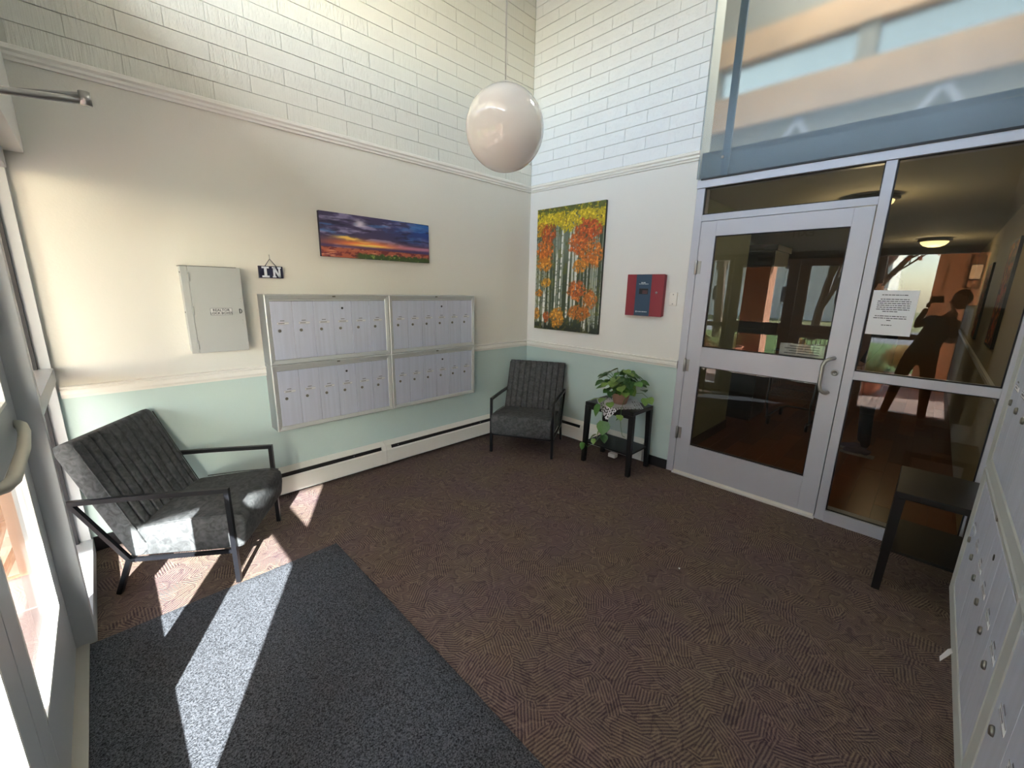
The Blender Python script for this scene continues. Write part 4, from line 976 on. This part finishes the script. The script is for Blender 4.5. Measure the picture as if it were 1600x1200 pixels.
# entrance canopy
cn = sroot('canopy')
B('canopy_slab', (-7.3, -4.13, 2.50), (-4.0, 1.5, 2.62), mat('canopy_soffit_paint', srgb(176, 160, 142), .8), cn)
B('fascia', (-7.34, -4.17, 2.50), (-4.0, -4.13, 2.66), m_trim, cn)
B('fascia', (-7.34, -4.13, 2.50), (-7.30, 1.5, 2.66), m_trim, cn)
B('sun_block_slab', (-5.6, -7.0, 4.96), (-3.95, 1.5, 5.10), m_white_wall, cn)  # unseen overhang added to keep direct sun out of the clerestory
# outer skin of the building beside the entrance
ob = sroot('wall_outside')
m_tan = mat('tan_stucco', srgb(196, 150, 118), .85, bump=.3, bscale=50)
B('stucco_wall', (-4.0, -9.5, -.1), (-3.83, YC-.15, 5.1), m_tan, ob); B('stucco_wall', (-4.0, .0, -.1), (-3.83, 6, 5.1), m_tan, ob)
B('pilaster', (-4.375, -3.83, -.05), (-3.9, YC, 2.5), m_tan, ob)  # unseen; projection extended outward to block sun through the right sidelight
B('pilaster', (-4.14, -.02, -.05), (-3.85, .3, 2.5), m_tan, ob)
wg = thing('porch_wing', 'tan stucco wing wall across the entrance terrace seen in the glass reflection', 'building', (-6.7, -4.15, 0))
B('wall', (-.12, -1.0, -.04), (.12, .98, 2.40), m_tan, wg); B('cap', (-.16, -1.04, 2.40), (.16, 1.02, 2.46), m_trim, wg)
B('panel', (.12, .15, .2), (.135, .85, 2.1), m_tan, wg, .004)
ln = thing('wall_lantern', 'black framed wall lantern on the tan wing wall', 'lantern', (-6.56, -3.62, 2.0))
for y in (-.075, .075): T('frame_bar', [(.01, y, -.25), (.01, y, .25)], .009, m_blackmetal, ln, square=True)
for z_ in (-.25, -.12, .12, .25): T('crossbar', [(.01, -.075, z_), (.01, .075, z_)], .009, m_blackmetal, ln, square=True)
B('glass_shade', (0.0, -.06, -.11), (.09, .06, .11), mat('lantern_glass', srgb(235, 205, 160), .3, emis=(1, .7, .4, 1), estr=.6), ln, .004)
bc = thing('terrace_column', 'brown column holding the far edge of the entrance canopy, seen in the inner door glass', 'column', (-7.0, -.42, -.012))
B('shaft', (-.24, -.24, 0), (.24, .24, 2.42), mat('brown_brick', srgb(160, 112, 88), .85, var=.2, vscale=20), bc); B('cap', (-.29, -.29, 2.42), (.29, .29, 2.50), m_trim, bc); B('plinth', (-.27, -.27, 0), (.27, .27, .12), m_trim, bc)
# house across the road
hs = thing('house', 'pale two-storey house with a grey roof across the road', 'building', (-34, 6, 0)); m_hw = mat('house_siding', srgb(206, 204, 198), .8)
B('wall', (-4, -7, -.05), (4, 7, 5.0), m_hw, hs); PR('roof', [(-5, 4.9), (5, 4.9), (0, 7.6)], 1, -7.6, 7.6, mat('shingle_grey', srgb(98, 98, 102), .9), hs)
for y in (-5, -2, 2.5, 5):
    for z_ in (1.0, 3.2): w_ = B('window', (4, y-.5, z_), (4.06, y+.5, z_+1.2), m_trim, hs); B('pane', (4.06, y-.42, z_+.08), (4.07, y+.42, z_+1.12), m_gasket, w_)
B('garage_door', (4, -1.2, 0), (4.05, 1.0, 2.2), m_trim, hs)
# trees
def tree(label, loc, H, seed, leafcol=None):
    t = thing('bare_tree', label, 'tree', loc); r = random.Random(seed); bark = mat('bark', srgb(86, 72, 62), .9)
    bt = bmesh.new(); bb = bmesh.new(); tips = []
    def grow(bm, p, d, ln_, rad, lev):
        q = p+d*ln_*.5+Vector((r.uniform(-.04, .04), r.uniform(-.04, .04), 0))*ln_; e = q+(d+Vector((r.uniform(-.2, .2), r.uniform(-.2, .2), .05))).normalized()*ln_*.5
        tube(bm, [p, q, e], [rad, rad*.85, rad*.7], 5)
        if lev == 0: tips.append(e); return
        for k in range(3 if lev > 1 else 4):
            nd = (d+Vector((r.uniform(-1, 1), r.uniform(-1, 1), r.uniform(-.1, .5)))*.75).normalized(); grow(bb, e if k < 2 else q, nd, ln_*r.uniform(.6, .8), rad*.58, lev-1)
    grow(bt, Vector((0, 0, -.1)), Vector((0, 0, 1)), H*.33, H*.024, 4)
    bmobj('trunk', bt, bark, t); bmobj('branches', bb, bark, t)
    if leafcol:
        bm = bmesh.new()
        for p in tips:
            for k in range(5):
                c = p+Vector((r.gauss(0, .16), r.gauss(0, .16), r.gauss(0, .16))); a = Vector((r.uniform(-1, 1), r.uniform(-1, 1), r.uniform(-1, 1))).normalized()*.07; b = a.orthogonal().normalized()*.06
                bm.faces.new([bm.verts.new(c+a), bm.verts.new(c+b), bm.verts.new(c-a), bm.verts.new(c-b)])
        o = bmobj('foliage', bm, mat('tree_leaf', leafcol, .8), t); o['kind'] = 'stuff'
tree('small tree with russet leaves on the lawn, seen reflected in the sidelight', (-11.5, -1.9, 0), 5.2, 3, srgb(150, 70, 50))
tree('tall bare tree on the lawn, seen reflected in the inner door', (-13.0, 2.4, 0), 8.0, 8)
tree('bare street tree beside the road', (-15.2, -.2, 0), 7.0, 15)
tree('bare tree beyond the far kerb', (-25.5, 8.5, 0), 8.5, 21)
def planter(label, loc, seed, w):
    t = thing('planter', label, 'planter', loc, 0, 'clay planters by the entrance')
    L('bowl', [(.13*w, 0), (.22*w, .10*w), (.29*w, .28*w), (.31*w, .36*w), (.33*w, .38*w), (.29*w, .38*w), (.27*w, .34*w), (0, .34*w)], mat('terracotta', srgb(168, 104, 78), .8), t, 28)
    bm = bmesh.new(); r = random.Random(seed)
    for k in range(170):
        th = r.random()*2*PI; q = r.random()**.5*.24*w; tp = Vector((math.cos(th)*q*1.6, math.sin(th)*q*1.6, .38*w+.30*w*(1-q*1.6)+r.random()*.1)); tube(bm, [(math.cos(th)*q*.7, math.sin(th)*q*.7, .33*w), tp], [.004, .001], 3)
        for s in range(2):
            c = tp-Vector((0, 0, .05*s)); bm.faces.new([bm.verts.new(c), bm.verts.new(c+Vector((.03, .01, .02))), bm.verts.new(c+Vector((.02, .03, .035)))])
    o = bmobj('grassy_foliage', bm, mat('dry_grass', srgb(152, 158, 110), .8), t); o['kind'] = 'stuff'
planter('large clay bowl planter with frosty grass on the terrace, facing the entrance', (-5.4, -2.62, -.012), 1, 1.0)
planter('clay planter with pale grass near the left entrance sidelight', (-6.2, -.10, -.012), 2, 1.25)
# metal terrace chair
gc_ = thing('terrace_chair', 'curved metal terrace chair outside the entrance', 'chair', (-6.4, -1.55, -.012), .5)
for s in (-1, 1): T('frame_side', [(-.25, s*.25, 0), (-.25, s*.25, .42), (-.25, s*.25, .65), (.15, s*.25, .66), (.27, s*.25, .60), (.22, s*.25, .45), (.30, s*.25, .25), (.22, s*.25, 0)], .012, m_blackmetal, gc_, 8)
for k in range(7): T('seat_slat', [(-.25+.08*k, -.25, .42), (-.25+.08*k, .25, .42)], .010, m_blackmetal, gc_, 6)
T('back_rail', [(-.25, -.25, .42), (-.33, -.25, .88), (-.33, .25, .88), (-.25, .25, .42)], .012, m_blackmetal, gc_, 8)
for k in range(5): T('back_slat', [(-.25, -.18+.09*k, .43), (-.33, -.18+.09*k, .88)], .007, m_blackmetal, gc_, 6)
# hedge of golden shrubs along the lawn edge
for i, (x, y) in enumerate(((-8.9, -2.9), (-9.0, -.9), (-9.0, .3), (-8.9, 1.5))):
    t = thing('low_shrub', ['straw coloured low shrub right of the terrace edge by the wing wall', 'straw coloured low shrub in the middle of the lawn edge', 'straw coloured low shrub left of the middle one', 'straw coloured low shrub farthest left along the lawn edge'][i], 'shrub', (x, y, -.03), 0, 'straw coloured shrubs')
    bm = bmesh.new(); r = random.Random(40+i)
    for k in range(420):
        th = r.random()*2*PI; q = r.random()**.5; tp = Vector((math.cos(th)*q*.45, math.sin(th)*q*.45, .15+.45*(1-q*q)*r.uniform(.6, 1.1))); bm.faces.new([bm.verts.new(tp*.35), bm.verts.new(tp), bm.verts.new(tp*.9+Vector((.03, .03, .02)))])
    o = bmobj('foliage', bm, mat('straw_leaf', srgb(168, 142, 92), .8), t); o['kind'] = 'stuff'

# ------------------------------------------------------------------ people
m_skin = mat('skin', srgb(198, 150, 124), .5); m_hair = mat('brown_hair', srgb(70, 50, 38), .7)
def skinned(name, pts, edges, radii, root, m, parent, sub=2):
    me = bpy.data.meshes.new(name); me.from_pydata([tuple(p) for p in pts], edges, []); o = bpy.data.objects.new(name, me); C.objects.link(o)
    md = o.modifiers.new('skin', 'SKIN'); md.use_smooth_shade = True
    for i, r in enumerate(radii):
        sv = me.skin_vertices[0].data[i]; sv.radius = (r if isinstance(r, tuple) else (r, r)); sv.use_root = (i == root)
    s = o.modifiers.new('sub', 'SUBSURF'); s.levels = s.render_levels = sub
    dg = bpy.context.evaluated_depsgraph_get(); nm = bpy.data.meshes.new_from_object(o.evaluated_get(dg)); bpy.data.objects.remove(o)
    ob_ = bpy.data.objects.new(name, nm); C.objects.link(ob_); ob_.parent = parent
    for mm in (m if isinstance(m, (list, tuple)) else [m]): nm.materials.append(mm)
    for p in nm.polygons: p.use_smooth = True
    return ob_
def person(label, J, shirt, pants, shoe, loc):
    t = thing('person', label, 'person', loc); q = lambda k: Vector(J[k])-Vector(loc)
    names = ['pelvis', 'waist', 'chest', 'neck0', 'neck1', 'shL', 'elL', 'wrL', 'shR', 'elR', 'wrR', 'hipL', 'knL', 'anL', 'hipR', 'knR', 'anR']
    pts = [q(n) for n in names]; I = {n: i for i, n in enumerate(names)}
    E = [('pelvis', 'waist'), ('waist', 'chest'), ('chest', 'neck0'), ('neck0', 'neck1'), ('chest', 'shL'), ('shL', 'elL'), ('elL', 'wrL'), ('chest', 'shR'), ('shR', 'elR'), ('elR', 'wrR'), ('pelvis', 'hipL'), ('hipL', 'knL'), ('knL', 'anL'), ('pelvis', 'hipR'), ('hipR', 'knR'), ('knR', 'anR')]
    rad = [.115, .105, .115, .055, .05, .058, .044, .026, .058, .044, .026, .09, .058, .042, .09, .058, .042]
    b = skinned('body', pts, [(I[a], I[c]) for a, c in E], rad, 0, [shirt, pants, m_skin], t)
    zp = q('pelvis').z+.03; zn = q('neck0').z+.015
    for p in b.data.polygons:
        c = p.center; p.material_index = 1 if c.z < zp else (2 if c.z > zn and (c-q('neck1')).length < .16 else 0)
        for w in ('wrL', 'wrR'):
            if (c-q(w)).length < .06: p.material_index = 2
    # head
    hc = q('head'); look = Vector(J['look']).normalized(); side = look.cross(Vector((0, 0, 1))).normalized()
    bm = bmesh.new(); bmesh.ops.create_uvsphere(bm, u_segments=24, v_segments=18, radius=1)
    for v in bm.verts:
        x, y, z_ = v.co; s = 1-.22*max(0, -z_)**1.5
        nose = .022*math.exp(-(x/.13)**2-((z_+.12)/.16)**2) if y > 0 else 0
        brow = .004*math.exp(-((z_-.12)/.1)**2) if y > 0 else 0; eye = -.007*(math.exp(-((abs(x)-.36)/.15)**2-((z_-.0)/.10)**2)) if y > 0 else 0
        v.co = Vector((x*.074*s, y*(.092+nose*1.2/max(.3, y) if y > .3 else .092)*s+(nose+brow+eye)*.3, z_*.112))
    Mh = Matrix(((side.x, look.x, 0, hc.x), (side.y, look.y, 0, hc.y), (side.z, look.z, 1, hc.z), (0, 0, 0, 1))); bmesh.ops.transform(bm, matrix=Mh, verts=bm.verts)
    hd = bmobj('head', bm, m_skin, t, True)
    for s in (-1, 1):
        p = hc+side*.028*s+look*.083; L('eye', [(0, -.006), (.009, -.003), (.010, .002), (0, .005)], m_lockdark, hd, 10, axis=look, at=p)
        p = hc+side*.074*s-Vector((0, 0, .01)); T('ear', [p+Vector((0, 0, .024)), p+side*s*.012+Vector((0, 0, .01)), p+side*s*.009-Vector((0, 0, .022))], [.006, .010, .005], m_skin, hd, 8)
    p = hc+look*.082-Vector((0, 0, .052)); T('mouth', [p-side*.02, p+look*.003, p+side*.02], .0042, mat('lips', srgb(158, 92, 84), .5), hd, 6)
    bm = bmesh.new(); bmesh.ops.create_uvsphere(bm, u_segments=24, v_segments=14, radius=1)
    for v in bm.verts:
        x, y, z_ = v.co; v.co = Vector((x*.083, y*.100-.008, z_*.118+.008))
    bmesh.ops.delete(bm, geom=[v for v in bm.verts if v.co.z < -.03+max(0, v.co.y)*1.2], context='VERTS'); bmesh.ops.transform(bm, matrix=Mh, verts=bm.verts); bmobj('hair', bm, m_hair, hd, True)
    # hands: palm and five bent fingers
    for w, e_ in (('wrL', 'elL'), ('wrR', 'elR')):
        wr = q(w); d = (wr-q(e_)).normalized(); 
        tgt = Vector(J['grip'])-Vector(loc) if 'grip' in J else None
        g = (tgt-wr).normalized() if tgt is not None and (tgt-wr).length < .3 else d
        ac_ = g.cross(Vector((0, 0, 1)));  ac_ = ac_.normalized() if ac_.length > .2 else Vector((1, 0, 0)); nn = ac_.cross(g).normalized()
        P = [wr, wr+g*.045, wr+g*.080]; Ed = [(0, 1), (1, 2)]; Rd = [(.024, .018), (.032, .014), (.034, .012)]
        for k, (off, l_) in enumerate(((-.030, .060), (-.010, .072), (.011, .068), (.031, .052))):
            i0 = len(P); b0 = wr+g*.078+ac_*off; P += [b0, b0+g*l_*.5-nn*.006, b0+g*l_*.75-nn*.026, b0+g*l_*.7-nn*.044]; Ed += [(2, i0), (i0, i0+1), (i0+1, i0+2), (i0+2, i0+3)]; Rd += [.010, .009, .0085, .007]
        i0 = len(P); P += [wr+g*.035-ac_*.034, wr+g*.062-ac_*.052-nn*.012, wr+g*.085-ac_*.050-nn*.03]; Ed += [(1, i0), (i0, i0+1), (i0+1, i0+2)]; Rd += [.012, .010, .008]
        skinned('hand', P, Ed, Rd, 1, m_skin, t, 1)
    for a in ('anL', 'anR'):
        p = q(a); f = Vector(J['toe_'+a]).normalized(); P = [Vector((p.x, p.y, .075-loc[2])), Vector((p.x, p.y, .035))-f*.045, Vector((p.x, p.y, .034))+f*.08, Vector((p.x, p.y, .026))+f*.17]
        s = skinned('shoe', P, [(0, 1), (0, 2), (2, 3)], [.040, .036, .040, .028], 0, shoe, t, 2)
        bm = bmesh.new(); sd = f.cross(Vector((0, 0, 1)))
        vs_ = [Vector((p.x, p.y, 0))+f*u_+sd*w_ for u_, w_ in ((-.085, -.03), (-.085, .03), (.02, .038), (.12, .045), (.19, .02), (.19, -.02), (.12, -.045), (.02, -.038))]
        lo_ = [bm.verts.new((v.x, v.y, 0.001)) for v in vs_]; hi_ = [bm.verts.new((v.x, v.y, .022)) for v in vs_]
        for i in range(8): bm.faces.new((lo_[i], lo_[(i+1) % 8], hi_[(i+1) % 8], hi_[i]))
        bm.faces.new(lo_[::-1]); bm.faces.new(hi_); bmesh.ops.recalc_face_normals(bm, faces=bm.faces); bmobj('sole', bm, mat('pale_sole', srgb(150, 150, 156), .6), s)
    return t
lens = CAM
J = dict(pelvis=(-3.62, -3.24, .90), waist=(-3.63, -3.27, 1.04), chest=(-3.645, -3.34, 1.22), neck0=(-3.645, -3.42, 1.38), neck1=(-3.645, -3.45, 1.44), head=(-3.635, -3.47, 1.56), look=(.75, .45, -.1),
         shL=(-3.665, -3.25, 1.33), elL=(-3.69, -3.13, 1.22), wrL=(-3.665, -3.20, 1.46), shR=(-3.64, -3.50, 1.28), elR=(-3.58, -3.48, 1.12), wrR=(-3.565, -3.43, 1.42),
         hipL=(-3.60, -3.15, .84), knL=(-3.58, -3.08, .47), anL=(-3.60, -3.02, .09), hipR=(-3.61, -3.33, .84), knR=(-3.58, -3.36, .47), anR=(-3.61, -3.38, .09), toe_anL=(1, .2, 0), toe_anR=(1, -.1, 0))
person('person in a teal jacket and brown trousers holding a phone, seen only as a reflection', J, mat('teal_jacket', srgb(52, 96, 104), .8), mat('brown_trousers', srgb(78, 58, 44), .85), mat('dark_shoe', srgb(34, 32, 36), .6), (-3.60, -3.24, 0))
# the phone, right behind the lens
ph = thing('phone', 'black phone held up sideways by the photographer', 'phone', CAM-F*.018)
bm = bmesh.new(); box(bm, (-.020, -.060, -.004), (.128, .016, .004), 0, .003)
M_ = Matrix(((-R2.x, U2.x, -F.x, 0), (-R2.y, U2.y, -F.y, 0), (-R2.z, U2.z, -F.z, 0), (0, 0, 0, 1))); bmesh.ops.transform(bm, matrix=M_, verts=bm.verts); bmesh.ops.recalc_face_normals(bm, faces=bm.faces); bmobj('case', bm, m_black, ph)
L('lens_ring', [(.006, 0), (.006, .002), (.004, .002), (.004, 0)], m_steel, ph, 12, axis=F, at=-R2*.014+F*.004+U2*.008*-1)
# someone standing in the lobby behind the notice
J2 = dict(pelvis=(1.86, -2.98, .90), waist=(1.86, -2.98, 1.05), chest=(1.86, -2.98, 1.28), neck0=(1.86, -2.97, 1.47), neck1=(1.86, -2.96, 1.53), head=(1.86, -2.93, 1.65), look=(.1, 1, -.1),
          shL=(1.70, -2.98, 1.42), elL=(1.66, -2.95, 1.14), wrL=(1.68, -2.86, .92), shR=(2.02, -2.98, 1.42), elR=(2.06, -2.95, 1.14), wrR=(2.04, -2.86, .92),
          hipL=(1.78, -2.98, .84), knL=(1.79, -2.98, .47), anL=(1.80, -3.02, .09), hipR=(1.94, -2.98, .84), knR=(1.95, -2.96, .47), anR=(1.96, -2.98, .09), toe_anL=(.1, 1, 0), toe_anR=(.1, 1, 0))
person('person in dark clothes and grey trainers standing in the lobby behind the notice', J2, mat('black_top', srgb(22, 24, 28), .85), mat('navy_trousers', srgb(24, 26, 40), .85), mat('grey_violet_trainer', srgb(84, 82, 104), .6), (1.86, -2.98, 0))
